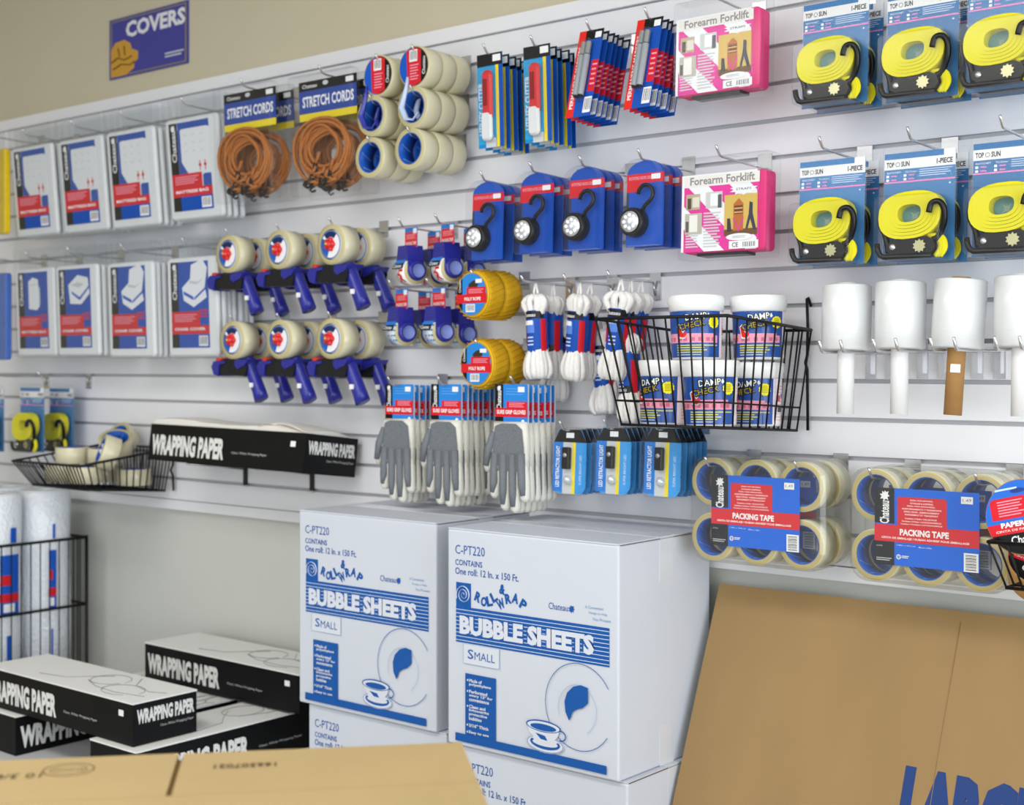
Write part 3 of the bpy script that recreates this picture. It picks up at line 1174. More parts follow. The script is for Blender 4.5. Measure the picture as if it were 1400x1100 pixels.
def make_glove_pair():
    root = thing('work_glove_pack', 'x', 'gloves')
    w_, h_ = .092, .090
    c = Card(w_, h_, K('2b84d8', .4), .001, -.006)
    c.r(0, 0, .26, 1, PBLACK)
    c.t('Chateau', .05, .16, .2, .62, WHITE, 90, .015)
    crest(c, .13, .1, .07, WHITE)
    c.r(.36, .42, 1, .62, RED)
    c.lines(.44, .45, .92, .58, 3, PINKL, .4)
    c.r(0, .58, 1, .8, RED)
    c.t('SURE GRIP GLOVES', .06, .63, .95, .73, WHITE, 0, .03)
    c.lines(.35, .1, .9, .3, 3, K('5aa4ea', .4), .3)
    c.r(.72, .06, .92, .19, WHITE)
    c.e(.87, .9, .05, .045, WHITE, n=8)
    c.build('header_card', root)
    G().box(-w_ / 2, w_ / 2, -.001, .0, -h_, 0, K('dfe6f2', .5)).build('header_back', root)
    knit = K('dedcd2', .9, var=.06, scale=300, bump=.6, name='cream_knit')
    dots = K('70757a', .7, var=.3, scale=700, name='grey_grip_dots')
    # outline of the glove hanging fingers down; z measured below the card
    zt = -h_ + .008
    y0, y1 = -.016, .001
    g = G()
    palm = [(-.040, zt - .0), (.040, zt), (.043, zt - .03), (.043, zt - .085), (-.036, zt - .085), (-.040, zt - .05)]

    def slab(pts, rnd, mat, fr=y0):
        n = len(pts)
        cx = sum(p[0] for p in pts) / n
        cz = sum(p[1] for p in pts) / n
        vs = []
        for y, s_ in ((y1, .9), ((fr + y1) / 2, 1), (fr, .86)):
            vs += [(cx + (x - cx) * s_, y, cz + (z_ - cz) * s_) for x, z_ in pts]
        fs = [tuple(range(n)), tuple(range(2 * n, 3 * n))]
        for k_ in range(2):
            for i in range(n):
                j = (i + 1) % n
                fs.append((k_ * n + i, k_ * n + j, (k_ + 1) * n + j, (k_ + 1) * n + i))
        g.add(vs, fs, mat, True)
    gx, gz_ = 1.2, 1.26
    slab([(x * gx, zt + (z_ - zt) * gz_) for x, z_ in palm], 0, knit)
    fing = [((-.030, zt - .078), (-.036, zt - .135)), ((-.010, zt - .08), (-.011, zt - .155)), ((.011, zt - .08), (.013, zt - .158)), ((.031, zt - .078), (.036, zt - .138))]
    fing = [((a[0] * gx, zt + (a[1] - zt) * gz_), (b[0] * gx, zt + (b[1] - zt) * gz_)) for a, b in fing]
    for a, b in fing:
        g.tube([(a[0], -.008, a[1] + .01), (a[0], -.008, a[1]), ((a[0] + b[0]) / 2, -.0085, (a[1] + b[1]) / 2), (b[0], -.008, b[1] + .008), (b[0], -.008, b[1])], [.008, .0132, .0132, .0115, .006], knit, 10)
    th = [(-.040, -.008, zt - .022), (-.053, -.010, zt - .06), (-.061, -.011, zt - .098), (-.062, -.011, zt - .112)]
    g.tube(th, [.009, .0135, .012, .006], knit, 10)
    g.build('knit_glove', root)
    g = G()
    for a, b in fing:
        g.tube([(a[0], -.0165, a[1] + .03), ((a[0] + b[0]) / 2, -.0168, (a[1] + b[1]) / 2), (b[0], -.0155, b[1] + .014)], [.0098, .0098, .007], dots, 8, flat=1)
    g.add([(-.036, -.0178, zt - .010), (-.018, -.0182, zt - .004), (.024, -.0182, zt - .004), (.041, -.0178, zt - .016), (.0465, -.0178, zt - .06), (.0465, -.0178, zt - .108), (-.0435, -.0178, zt - .108), (-.0445, -.0178, zt - .045)], [(0, 1, 2, 3, 4, 5, 6, 7)], dots)
    g.tube([(-.040, -.0175, zt - .022), (-.0525, -.0192, zt - .06), (-.0605, -.0195, zt - .098)], [.006, .0100, .0075], dots, 8)
    g.build('dotted_palm', root)
    return root


def make_keylight():
    root = thing('led_light_pack', 'x', 'light pack')
    w_, h_ = .088, .138
    c = Card(w_, h_, None)
    c.prism([(-w_ / 2, -.03), (-w_ / 2 + .014, 0), (w_ / 2 - .014, 0), (w_ / 2, -.03), (w_ / 2, -h_ + .014), (w_ / 2 - .01, -h_), (-w_ / 2 + .014, -h_), (-w_ / 2, -h_ + .02)], 0, .0012, K('3f9ae0', .4))
    c.pg([(0, .2), (.18, 0), (.82, 0), (1, .2)], PBLACK)
    c.r(.38, .05, .62, .13, WHITE)
    c.r(.3, .2, .62, 1, K('c4c6c8', .4))
    c.r(.58, .2, .68, 1, YLB)
    c.r(0, .2, .28, .97, K('2a78cc', .4))
    c.t('LED RETRACTOR LIGHT', .08, .26, .2, .9, WHITE, 90, .02)
    c.t('SUPER BRIGHT LED', .8, .4, .87, .85, K('cfe4f8', .4), 90, .0)
    c.build('card', root)
    g = G().rbox(-.012, .006, -.014, -.002, -.085, -.038, .003, PBLACK, 3)
    g.lathe([(0, -.0148), (.005, -.0148), (.005, -.014)], SILV, 'y', (-.003, 0, -.055), 10)
    g.build('light_body', root)
    g = G().lathe([(0, -.014), (.006, -.013), (.0095, -.008), (.0095, 0)], K('cdd2d6', .15, .3), 'y', (.0, 0, -.108), 14)
    g.build('lens', root)
    g = G().prism([(-w_ / 2 - .002, -.03), (-w_ / 2 + .013, .003), (w_ / 2 - .013, .003), (w_ / 2 + .002, -.03), (w_ / 2 + .002, -h_ + .014), (w_ / 2 - .01, -h_ - .002), (-w_ / 2 + .014, -h_ - .002), (-w_ / 2 - .002, -h_ + .02)], -.016, .0, CLEAR)
    g.build('blister', root)
    return root


def make_film_roll(brown=False):
    root = thing('stretch_film_roll', 'x', 'stretch film')
    fm = K('d9dbdd', .28, var=.02, scale=60, coat=.35, stretch=(1, 1, 8), name='white_stretch_film')
    g = G()
    R = .045
    g.lathe([(.017, .122), (R - .004, .122), (R, .119), (R + .0004, .06), (R, .003), (R - .003, .0), (.017, .0)], fm, 'z', n=40)
    g.build('film_winding', root)
    cm = K('a67e4e', .7, var=.08, scale=30, name='brown_cardboard_tube') if brown else K('e8e8ea', .5)
    g = G().lathe([(.0135, .126), (.0158, .126), (.0158, -.118), (.0135, -.118), (.0135, .126)], cm, 'z', n=28)
    g.lathe([(.0136, -.117), (0, -.117)], K('d8d8da', .5) if not brown else K('8a6230', .7), 'z', n=28)
    g.build('core_handle', root)
    if brown:
        G().rbox(-.003, .015, -.0170, -.0155, -.043, -.028, .001, WHITE, 2).build('price_sticker', root)
    return root


def make_sixpack():
    """two rows of three rolls behind a printed card; origin at the card's centre"""
    root = thing('packing_tape_six_pack', 'x', 'tape pack')
    w_, h_ = SPW, SPH
    R, Wd, Cr = .0475, .048, .0375
    n = 0
    clr = K('d9d5ba', .15, coat=.6, name='clear_tape_side')
    edge = K('b9aa72', .3, coat=.4, name='clear_tape_edge')
    for j in (1, -1):
        for i in (-1, 0, 1):
            ox, oz = i * SPDX, j * SPDZ
            g = G().lathe([(Cr, .0), (R - .001, .0), (R, .001), (R, Wd), (Cr, Wd)], None, 'y', (ox, .004, oz), 40, mats=[edge, clr, clr, edge])
            o = g.build('tape_winding', root)
            g = G().lathe([(Cr, .0), (Cr, Wd), (Cr - .002, Wd), (Cr - .002, 0), (Cr, 0)], None, 'y', (ox, .004, oz), 32, mats=[COREB] * 4)
            for k_ in range(7):
                a0 = k_ * .9 + i
                g.tube([(ox + math.cos(a0 + q * .12) * (Cr - .0024), .008 + q * .008, oz + math.sin(a0 + q * .12) * (Cr - .0024)) for q in range(5)], .0007, K('6f9be0', .4), 3)
            g.build('core', o)
    c = Card(w_, h_, K('0664da', .35), .0006, -.001)
    c.r(0, 0, .195, .46, PBLACK)
    c.r(0, .6, .195, 1, PBLACK)
    c.t('Chateau', .05, .17, .145, .465, WHITE, 90, .025)
    crest(c, .1, .105, .05, WHITE)
    rr = [(.225, .5), (.225, .125), (.235, .108), (.25, .105), (.67, .105), (.69, .11), (.70, .13), (.70, .5)]
    c.pg(rr, RED)
    for i, (s_, a, b) in enumerate([('IDEAL FOR MOVING,', .35, .57), ('STORAGE & SHIPPING', .35, .57), ('IDEAL PARA MUDANZAS,', .32, .59), ('ALMACENAMIENTO Y TRANSPORTE', .27, .65), ('IDEAL POUR : DEMENAGEMENT', .29, .63), ('RANGEMENT ET TRANSPORT', .30, .62), ('Contains: 6 Rolls / VALUE PACK', .3, .61), ('Contiene: 6 Rollos / LOTE ECONOMICO', .27, .65), ('Contient: 6 Rouleaux / LOT ECONOMIQUE', .26, .66)]):
        v = .135 + i * .037 + (.012 if i > 5 else 0)
        c.t(s_, a, v, b, v + .021, K('f2d6d6', .4), 0, .03)
    c.r(0, .475, 1, .695, RED)
    c.t('PACKING TAPE', .25, .52, .72, .605, WHITE, 0, .045)
    c.t('CINTA DE EMBALAJE / RUBAN ADHESIF POUR EMBALLAGE', .07, .63, .91, .665, K('f6e2e2', .4), 0, .03)
    c.t('1.88in x 54.6 yd', .22, .725, .4, .745, K('c8dcf6', .4), 0, .01)
    c.t('48mm x 50m', .43, .73, .56, .75, K('c8dcf6', .4), 0, .01)
    c.t('C-PT6', .02, .75, .08, .765, WHITE)
    c.lines(.02, .91, .17, .96, 2, LGREY, .4)
    c.ring(*c.q(.24, .885), .0042, .0042, .0016, c.nx(), WHITE, 3, 90, 450)
    c.ring(*c.q(.24, .885), .0046, .0046, .0012, c.nx(), WHITE, 16)
    c.lines(.27, .865, .34, .905, 2, WHITE, .5)
    c.bars(.86, .76, .995, .995, vert=False, n=11)
    c.r(.835, .055, .945, .145, WHITE)
    c.t('1.49', .85, .08, .93, .12, K('6a5a70', .4), 3)
    c.v = [(a, b, z_ + h_ / 2) for a, b, z_ in c.v]
    c.build('printed_card', root)
    g = G().rbox(-SPDX - R - .003, SPDX + R + .003, -.003, Wd + .006, -SPDZ - R - .002, SPDZ + R + .002, .035, STRF, 5, ch=.008)
    g.build('shrink_wrap', root)
    return root


def make_tub():
    root = thing('cleaning_tub', 'x', 'tub')
    wm = K('eceded', .3, coat=.3, name='white_tub_plastic')
    R, r0, Hh = .054, .048, .125
    g = G().lathe([(0, 0), (r0 - .002, 0), (r0, .003), (R - .003, Hh - .03)], wm, 'z', n=36)
    g.build('tub_body', root)
    g = G().lathe([(R - .003, Hh - .031), (R, Hh - .030), (R, Hh - .02), (R + .002, Hh - .016), (R + .002, Hh - .002), (R, Hh), (R - .006, Hh), (R - .007, Hh - .003), (0, Hh - .003)], wm, 'z', n=36)
    g.build('lid', root)
    zt, zb = Hh - .0315, .004

    def cy(x, z_, dr):
        rr = r0 + (R - .003 - r0) * (z_ / (Hh - .03)) + .0006 + dr
        a = -PI / 2 + x / .051
        return (rr * math.cos(a), rr * math.sin(a), z_)
    g = G()

    def patch(x0, x1, z0, z1, mat, dr):
        m_ = max(2, int(abs(x1 - x0) / .006))
        vs = []
        for i in range(m_ + 1):
            x = x0 + (x1 - x0) * i / m_
            vs += [cy(x, z0, dr), cy(x, z1, dr)]
        g.add(vs, [(2 * i, 2 * i + 2, 2 * i + 3, 2 * i + 1) for i in range(m_)], mat, True)

    def wtext(t, cx, cz, wd, ht, ang, mat, dr, bold=.02):
        tv, tf, asp = text_geo(t, bold)
        a = math.radians(ang)
        c_, s_ = math.cos(a), math.sin(a)
        g.add([cy(cx + u * wd * c_ - v * ht * s_, cz + u * wd * s_ + v * ht * c_, dr) for u, v in tv], tf, mat)

    def wpoly(pts, mat, dr):
        g.add([cy(x, z_, dr) for x, z_ in pts], [tuple(range(len(pts)))], mat)
    blu = K('1b4c9e', .3, coat=.3)
    patch(-.16, .16, zb, zt, K('f1e4e8', .35), 0)
    patch(-.085, .045, zb, zt, blu, .0003)
    patch(-.083, .037, zb + .028, zb + .042, PINKL, .0005)
    patch(-.083, .027, zb + .042, zb + .046, PINKL, .0005)
    for i in range(4):
        patch(-.052, (.037, .006, .012, .004)[i], zb + .022 - i * .0045, zb + .024 - i * .0045, K('d8d43c', .4), .0005)
    patch(-.052, .0, zb + .004, zb + .0055, LGREY, .0005)
    for x0 in (-.076, -.064, -.047, -.036, -.02, -.006, .01, .022):
        patch(x0, x0 + .008, zb + .031, zb + .0385, K('cc6a86', .4), .0006)
    ox, oz = .026, zt - .022
    n = 24
    wpoly([(ox + (.0125 if i % 2 else .0112) * math.cos(2 * PI * i / n), oz + (.0125 if i % 2 else .0112) * math.sin(2 * PI * i / n)) for i in range(n)], K('efe52a', .4), .0021)
    for i in range(5):
        patch(ox - .006, ox + .006, oz + .006 - i * .003, oz + .007 - i * .003, K('9a9420', .4), .0024)
    # red tick and lettering
    lx = -.016
    wpoly([(lx - .034, zt - .030), (lx - .027, zt - .025), (lx - .020, zt - .040), (lx + .030, zt - .004), (lx + .033, zt - .010), (lx - .017, zt - .054), (lx - .029, zt - .053)], WHITE, .0022)
    wpoly([(lx - .032, zt - .031), (lx - .027, zt - .028), (lx - .0195, zt - .044), (lx + .024, zt - .011), (lx - .018, zt - .051), (lx - .028, zt - .050)], K('d8281e', .4), .0025)
    wtext('DAMP', lx + .006, zt - .011, .044, .015, 6, K('0c120e', .4), .0029, .07)
    wtext('DAMP', lx + .006, zt - .011, .040, .012, 6, K('e8ece2', .4), .0033, .01)
    wtext('CHECK', lx - .002, zt - .027, .054, .014, 12, K('0c120e', .4), .0029, .07)
    wtext('CHECK', lx - .002, zt - .027, .050, .011, 12, K('a8923a', .4), .0033, .01)
    # side panel notes
    for i in range(12):
        patch(.056, .085 - (i % 3) * .004, zb + .008 + i * .006, zb + .0095 + i * .006, K('e6a8b4', .4), .0003)
    patch(.06, .068, zb + .045, zb + .056, K('d84a5a', .4), .0005)
    patch(.07, .082, zb + .052, zb + .060, K('8a8ab8', .4), .0005)
    patch(.06, .078, zb + .024, zb + .036, K('4a4e56', .4), .0005)
    g.build('printed_label', root)
    return root


# ================================================================== HANGING GOODS
def wid(p0, p1, d): return XW(p1, d) - XW(p0, d)
def hei(px, y0, y1, d): return ZW(px, y0, d) - ZW(px, y1, d)


# --- covers
d = .165
cw, chh = wid(151, 200, d), hei(150, 186, 299.5, d)
COVA = make_cover(0, cw, chh)
cover_rows = [
    (COVA, [(41.5, 205, 4), (108, 194.5, 4), (175.5, 183, 4), (259, 166, 4)], 'upper row'),
]
GA = 'bagged covers on the upper left pegs'
names = ['leftmost', 'second from left', 'third from left', 'rightmost']
for i, (px, py, n) in enumerate(cover_rows[0][1]):
    p = stack(COVA, px, py, d, n, .022, f'bagged white cover, {names[i]} upper stack', GA, tilt=math.radians(5), jit=.004)
    hook(p + Vector((0, .0, .034)), f'peg hook over the {names[i]} upper stack of bagged covers')
GB = 'bagged covers on the second row of pegs'
kinds = [1, 2, 3, 3]
ch2 = hei(60, 372, 477, d)
cprot = {}
what = ['mattress picture', 'folded cover picture', 'armchair picture', 'armchair picture']
for i, (px, py, n) in enumerate([(46, 372, 2), (103, 367.5, 5), (176, 364, 4), (260, 357.5, 7)]):
    k_ = kinds[i]
    if k_ not in cprot: cprot[k_] = make_cover(k_, cw * .95, ch2)
    p = stack(cprot[k_], px, py, d, n, .019, f'bagged cover with {what[i]}, {names[i]} lower stack', GB, tilt=math.radians(2), jit=.003)
    hook(p + Vector((0, 0, .034)), f'peg hook over the {names[i]} lower stack of bagged covers')


def edge_pack(name, col, px, y0, y1, w_, label):
    root = thing(name, label, 'cover pack')
    d_ = .17
    h_ = hei(max(px, 1), y0, y1, d_)
    G().rbox(-w_ / 2, w_ / 2, -.01, .012, -h_, 0, .01, K(col, .4, var=.08, scale=40, bump=.3), 3).build('folded_cover', root)
    G().rbox(-w_ / 2 - .004, w_ / 2 + .004, -.012, -.0115, -h_ - .003, .05, .006, BAGF, 2, ch=.0001).build('clear_bag', root)
    root.location = P(px, y0, d_)
    hook(root.location + Vector((0, 0, .035)), f'peg hook holding the {label.split(" ")[0]} pack at the left edge')
    return root


edge_pack('cover_pack', 'e6c31e', -8, 206, 322, .16, 'yellow folded cover pack at the upper left edge')
edge_pack('cover_pack', '4a6fc0', -4, 374, 492, .14, 'blue folded cover pack at the left edge of the second row')

# --- stretch cords
d = .165
CORD = make_cords(wid(304, 376, d) * .98, hei(340, 124, 275, d))
for i, (px, py) in enumerate([(340.5, 124), (447, 106.5)]):
    sd = ('left', 'right')[i]
    p = stack(CORD, px, py, d, 2, .06, f'orange stretch cords in clear pouch, {sd} pair', 'stretch cord packs on the upper pegs', tilt=math.radians(2), jit=.003)
    hook(p, f'peg hook through the {sd} stretch cord packs', .004)

# --- upper tape rolls
d = .185
RA = make_roll(.049, .047, .0375, disc=True)
RB = make_roll(.049, .047, .0375, tab=K('3038a0', .3, coat=.4))
RBW = make_roll(.049, .047, .0375, tab=K('b8c8e8', .3, coat=.4))
RC = make_roll(.049, .047, .0375)
for ci, col in enumerate(['left', 'right']):
    for ri, (px, py) in enumerate([[(517, 103), (508, 158), (505, 215)], [(566, 91), (564, 146), (560, 203)]][ci]):
        row = ['top', 'middle', 'bottom'][ri]
        pr = RA if ri == 0 else (RC if ri == 2 else (RB if ci == 0 else RBW))
        p = stack(pr, px, py, d, 3, .050, f'clear packing tape roll, {row} of {col} column' + (', labelled disc' if ri == 0 else ''), 'clear tape rolls on the upper pegs', jit=.0018)
        hook(p, f'peg hook through {row} tape rolls of the {col} column', .026)

# --- cutters
d = .172
CUT = make_cutter(wid(652.5, 687, d), hei(669, 73, 201, d))
for i, (px, py, n) in enumerate([(669, 73, 5), (733.5, 62, 5)]):
    sd = ('left', 'right')[i]
    p = stack(CUT, px, py, d, n, .022, f'red utility cutter on blue card, {sd} stack', 'utility cutters on two pegs', tilt=math.radians(2), jit=.004, drop=.001)
    hook(p, f'peg hook holding the {sd} utility cutters', -.006)
# --- markers
d = .172
MRK = make_marker(wid(793, 826, d), hei(805, 41, 166, d) * 1.02)
for i, (px, py, n) in enumerate([(809.5, 41, 6), (889.5, 25, 6)]):
    sd = ('left', 'right')[i]
    p = stack(MRK, px, py, d, n, .019, f'permanent marker pair on blue card, {sd} stack', 'permanent marker packs on two pegs', tilt=math.radians(-15), jit=.003, drop=.001)
    hook(p, f'peg hook holding the {sd} permanent marker packs', -.006)
# --- hook lights
d = .165
LGT = make_light(wid(712, 757, d), hei(735, 236, 347, d))
for i, (px, py, n) in enumerate([(668, 248, 3), (735, 236, 3), (803, 228, 3), (883, 219, 3)]):
    sd = ('leftmost', 'second from left', 'third from left', 'rightmost')[i]
    p = stack(LGT, px, py, d, n, .034, f'round black hook light in blue blister, {sd} peg', 'hook light packs in a row', tilt=math.radians(-2), jit=.003, drop=.001)
    hook(p, f'peg hook of the {sd} hook light stack', -.004)
# --- pink
d = .15
PNK = make_pink(wid(931, 1044, d) * .97, hei(985, 22, 131, d))
for i, (px, py, n) in enumerate([(987, 22, 1), (995, 238, 1)]):
    sd = ('upper', 'lower')[i]
    p = stack(PNK, px, py, d, n, .052, f'pink lifting strap pack with furniture picture, {sd} peg', 'pink lifting strap packs', tilt=math.radians(-2), jit=.003)
    hook(p + Vector((0, 0, .022)), f'peg hook above the {sd} pink strap pack')
# --- ratchet straps
d = .14
rw, rh = wid(1093, 1182, d), hei(1137, 218, 362, d)
RAT = make_ratchet(rw, rh)
for ri, row in enumerate([[(1143, 0.5), (1262, -14), (1376, -34)], [(1138, 218), (1257.5, 206.5), (1383, 192)]]):
    for i, (px, py) in enumerate(row):
        rn = ('top', 'second')[ri]
        cn = ('left', 'middle', 'right')[i]
        p = stack(RAT, px, py, d, 2, .062, f'yellow ratchet strap in clear blister, {rn} row {cn} peg', 'yellow ratchet strap packs on the right', tilt=math.radians(-2.5), jit=.002)
        hook(p, f'peg hook of the {rn} row {cn} ratchet straps', .012)
# far left ratchet straps, second slat row down
for i, (px, py) in enumerate([(-10, 532), (44, 530), (84, 531)]):
    lb = ('cut by the left edge', 'middle of the left three', 'right of the left three')[i]
    q = P(px, py, (.16, .16, .06)[i])
    dup(RAT, q, (0, 0, 0), f'yellow ratchet strap pack above the tape tray, {lb}', 'ratchet straps at the far left')

# --- tape guns
GUN = make_gun()
for ri in range(2):
    for i in range(3):
        px, py = [[(322, 348), (391, 342), (463, 335)], [(328, 465), (392, 464), (462, 463)]][ri][i]
        rn, cn = ('upper', 'lower')[ri], ('left', 'middle', 'right')[i]
        p = P(px, py, .16)
        for k_ in range(2):
            put(GUN, (p.x + k_ * .004, p.y + k_ * .085, p.z - .002 * k_), (0, 0, 0), f'blue tape gun loaded with tape, {rn} row {cn} peg, {("front", "behind")[k_]}', 'blue tape guns on six pegs')
        hook(p, f'peg hook of the {rn} row {cn} tape guns', .043)
# --- small dispensers
DSP = [make_dispenser(0), make_dispenser(1)]
for ri in range(2):
    for i in range(2):
        px, py = [[(562, 311), (612, 306)], [(549, 395), (600, 393)]][ri][i]
        rn, cn = ('upper', 'lower')[ri], ('left', 'right')[i]
        pr = DSP[ri]
        ds = ('white tape with red letters', 'clear printed tape')[ri]
        p = P(px, py, .15)
        for k_ in range(2):
            oo = put(pr, (p.x + .004 * k_, p.y + k_ * .075, p.z - .004 * k_), (0, 0, math.radians(-16)), f'small blue dispenser with {ds}, {cn} peg, {("front", "behind")[k_]}', 'small blue tape dispensers')
            oo.scale = (.82, .82, .80)
        hook(p, f'peg hook of the {rn} {cn} small dispensers', -.004)
# --- rope spools
RSP = make_rope_roll(.056, .11)
for i, (px, py) in enumerate([(645, 402), (651, 497)]):
    sd = ('upper', 'lower')[i]
    p = P(px, py, .19)
    put(RSP, p, (0, 0, math.radians(-4)), f'{sd} yellow rope spool with round blue label', 'yellow rope spools')
    hook(p, f'peg hook through the {sd} yellow rope spool', .03)
# --- gloves
GLV = make_glove_pair()
for i, (px, py, n) in enumerate([(548, 525, 5), (612, 525, 7), (701, 525, 6)]):
    sd = ('left', 'middle', 'right')[i]
    p = stack(GLV, px, py, (.15, .16, .185)[i], n, .019, f'grey dotted work gloves on blue header, {sd} peg', 'dotted work gloves on three pegs', jit=.003, drop=.0005)
    hook(p, f'peg hook of the {sd} work gloves', -.006)
# --- led packs
KLT = make_keylight()
for i, (px, py, n) in enumerate([(780, 587, 6), (840, 585, 6), (907, 586, 6)]):
    sd = ('left', 'middle', 'right')[i]
    p = stack(KLT, px, py, .155, n, .019, f'small light on blue card with yellow stripe, {sd} peg', 'small light packs in clear blisters', tilt=math.radians(-3), jit=.0025)
    hook(p, f'peg hook of the {sd} small light packs', -.004)
# --- six packs of tape
d = .17
SPW, SPH = wid(972.5, 1093, d), hei(1030, 652, 750, d)
SPDX, SPDZ = wid(971, 1092, d - .01) / 2, hei(1030, 660, 737, d - .01) / 2
SIX = make_sixpack()
for i, (px, py) in enumerate([(1032, 700.5), (1266, 723)]):
    sd = ('left', 'right')[i]
    p = stack(SIX, px, py, d, 2, .060, f'six clear tape rolls behind blue and red card, {sd} pair', 'six packs of packing tape', tilt=0, jit=.003)
    for j, sx in enumerate((-1, 1)):
        hook(p + Vector((sx * SPDX, 0, SPDZ)), f'{("left", "right")[j]} peg hook of the {sd} six packs of tape', .026)


# ================================================================== ROPE HANKS ON FACEOUT BARS
def bar(px0, py0, px1, py1, label):
    """a faceout bar: bracket on the wall and a wire arm ending in a raised tip"""
    root = thing('faceout_bar', label, 'bar')
    a = P(px1, py1, .012)
    tip = Vector((a.x, -.175, a.z + .003))
    g = G().tube([a, (a.x, -.12, a.z), tip, tip + Vector((0, -.008, .012))], .003, CHROME, 8)
    g.build('arm', root)
    gz_ = groove_above(a.z)
    g = G()
    g.box(a.x - .014, a.x + .014, -.004, .0, a.z - .04, gz_ + .004, CHROME)
    g.box(a.x - .014, a.x + .014, -.002, .008, gz_ - .003, gz_ + .003, CHROME)
    g.rod((a.x, -.004, a.z - .03), (a.x, -.012, a.z), .003, CHROME)
    g.build('bracket', root)
    return a


B1 = bar(720, 385, 777, 390, 'left chrome faceout bar holding rope hanks')
B2 = bar(777, 383, 834, 389, 'middle chrome faceout bar holding rope hanks')
B3 = bar(838, 378, 893, 385, 'right chrome faceout bar holding rope hanks')
HNK = {(s_, v): make_hank(s_, v) for s_, v in ((1, False), (2, False), (3, True))}
hl = [(B1, .235, 0, 1, False, 'left bar, frontmost', 3), (B1, .12, 0, 3, True, 'left bar, behind', -2), (B1, .06, -.05, 2, False, 'left bar, hanging lowest', -6),
      (B2, .22, 0, 2, False, 'middle bar, frontmost', -6), (B2, .15, 0, 1, False, 'middle bar, second', -7), (B2, .08, -.075, 2, False, 'middle bar, hanging lowest', 4), (B2, .03, -.06, 3, True, 'middle bar, against the wall', 5),
      (B3, .235, .0, 1, False, 'right bar, frontmost', -5), (B3, .17, .0, 2, False, 'right bar, second', -6), (B3, .10, .0, 3, True, 'right bar, third', -8), (B3, .19, -.09, 3, True, 'right bar, lowest beside the basket', 3)]
for b, dd, dz, s_, inv, lb, lean in hl:
    put(HNK[(s_, inv)], (b.x, -dd * .56, b.z + dz), (0, math.radians(-lean), random.uniform(-.5, .5)), f'white rope hank in blue and red paper band, {lb}', 'white rope hanks on the bars')
    if dz < -.04:
        pass

# ================================================================== STRETCH FILM ROLLS
FLM, FLMB = make_film_roll(), make_film_roll(True)
for i, (pl, pr_, pb) in enumerate([(1123, 1190.5, 479), (1195, 1265.5, 477), (1272, 1344.6, 476), (1358, 1434, 475)]):
    d_ = .15
    p = P((pl + pr_) / 2, pb, d_)
    cn = ('leftmost', 'second from left', 'brown tube', 'rightmost')[i]
    put(FLMB if i == 2 else FLM, p, (math.radians(-2), math.radians(3 if i == 2 else 0), 0), 'stretch film roll on brown cardboard tube with price sticker' if i == 2 else f'stretch film roll with white tube handle, {cn}', 'stretch film rolls on chrome prongs')
    root = thing('prong_bracket', f'pair of chrome prongs under the {cn} stretch film roll', 'bracket', group='chrome prong brackets')
    for sx in (-1, 1):
        x = p.x + sx * .021
        g = G().tube([(x, -.002, p.z - .004), (x, -.10, p.z - .004), (x, -.20, p.z - .003), (x, -.207, p.z), (x, -.216, p.z + .018)], .003, CHROME, 8)
        g.build('prong', root)
        g = G().box(x - .005, x + .005, -.012, .0, p.z - .045, p.z - .003, CHROME)
        g.box(x - .011, x + .011, -.002, .0, p.z - .055, groove_above(p.z) + .004, CHROME)
        g.build('wall_plate', root)


# ================================================================== WIRE BASKETS
def basket(name, label, front, back, xl, xr, df, db, zf, zb_, zbot, taper, nfx, nsx, r=.0019, mid=None, hooks=(), fr=None):
    """slant sided wire basket. rim corners at (xl..xr, df/db), base smaller by taper"""
    root = thing(name, label, 'basket')
    rim = [Vector((xl, -db, zb_)), Vector((xl, -df, zf)), Vector((xr, -df, zf)), Vector((xr, -db, zb_))]
    bot = [Vector((xl + taper, -db, zbot[1])), Vector((xl + taper, -df + taper * 1.3, zbot[0])), Vector((xr - taper, -df + taper * 1.3, zbot[0])), Vector((xr - taper, -db, zbot[1]))]
    G().tube(rim, r * 1.7, WIRE, 8, closed=True).build('rim', root)
    G().tube(bot, r * 1.5, WIRE, 8, closed=True).build('base_ring', root)
    g = G()
    for (a, b, n) in ((0, 1, nsx), (1, 2, nfx), (2, 3, nsx), (3, 0, nfx)):
        for i in range(n + 1):
            t = i / n
            if i == n: continue
            g.rod(rim[a].lerp(rim[b], t), bot[a].lerp(bot[b], t), r, WIRE)
    if mid:
        for m_ in mid:
            g.tube([rim[k_].lerp(bot[k_], m_) for k_ in range(4)], r, WIRE, 5, closed=True)
    g.build('side_wires', root)
    g = G()
    for i in range(1, nfx):
        t = i / nfx
        g.rod(bot[0].lerp(bot[3], t), bot[1].lerp(bot[2], t), r, WIRE)
    for i in range(1, nsx):
        t = i / nsx
        g.rod(bot[0].lerp(bot[1], t), bot[3].lerp(bot[2], t), r, WIRE)
    g.build('base_wires', root)
    for x in hooks:
        zc = zb_
        gz_ = groove_above(zc + .02)
        g = G().tube([(x, -.012, zbot[1]), (x, -.014, zc - .08), (x, -.022, zc - .065), (x, -.014, zc - .05), (x, -.012, zc + .01), (x, -.016, gz_ + .012), (x, -.010, gz_ + .014), (x, -.004, gz_ + .006), (x, .002, gz_ - .002)], r * 1.6, WIRE, 8)
        g.build('hanging_hook', root)
    return root


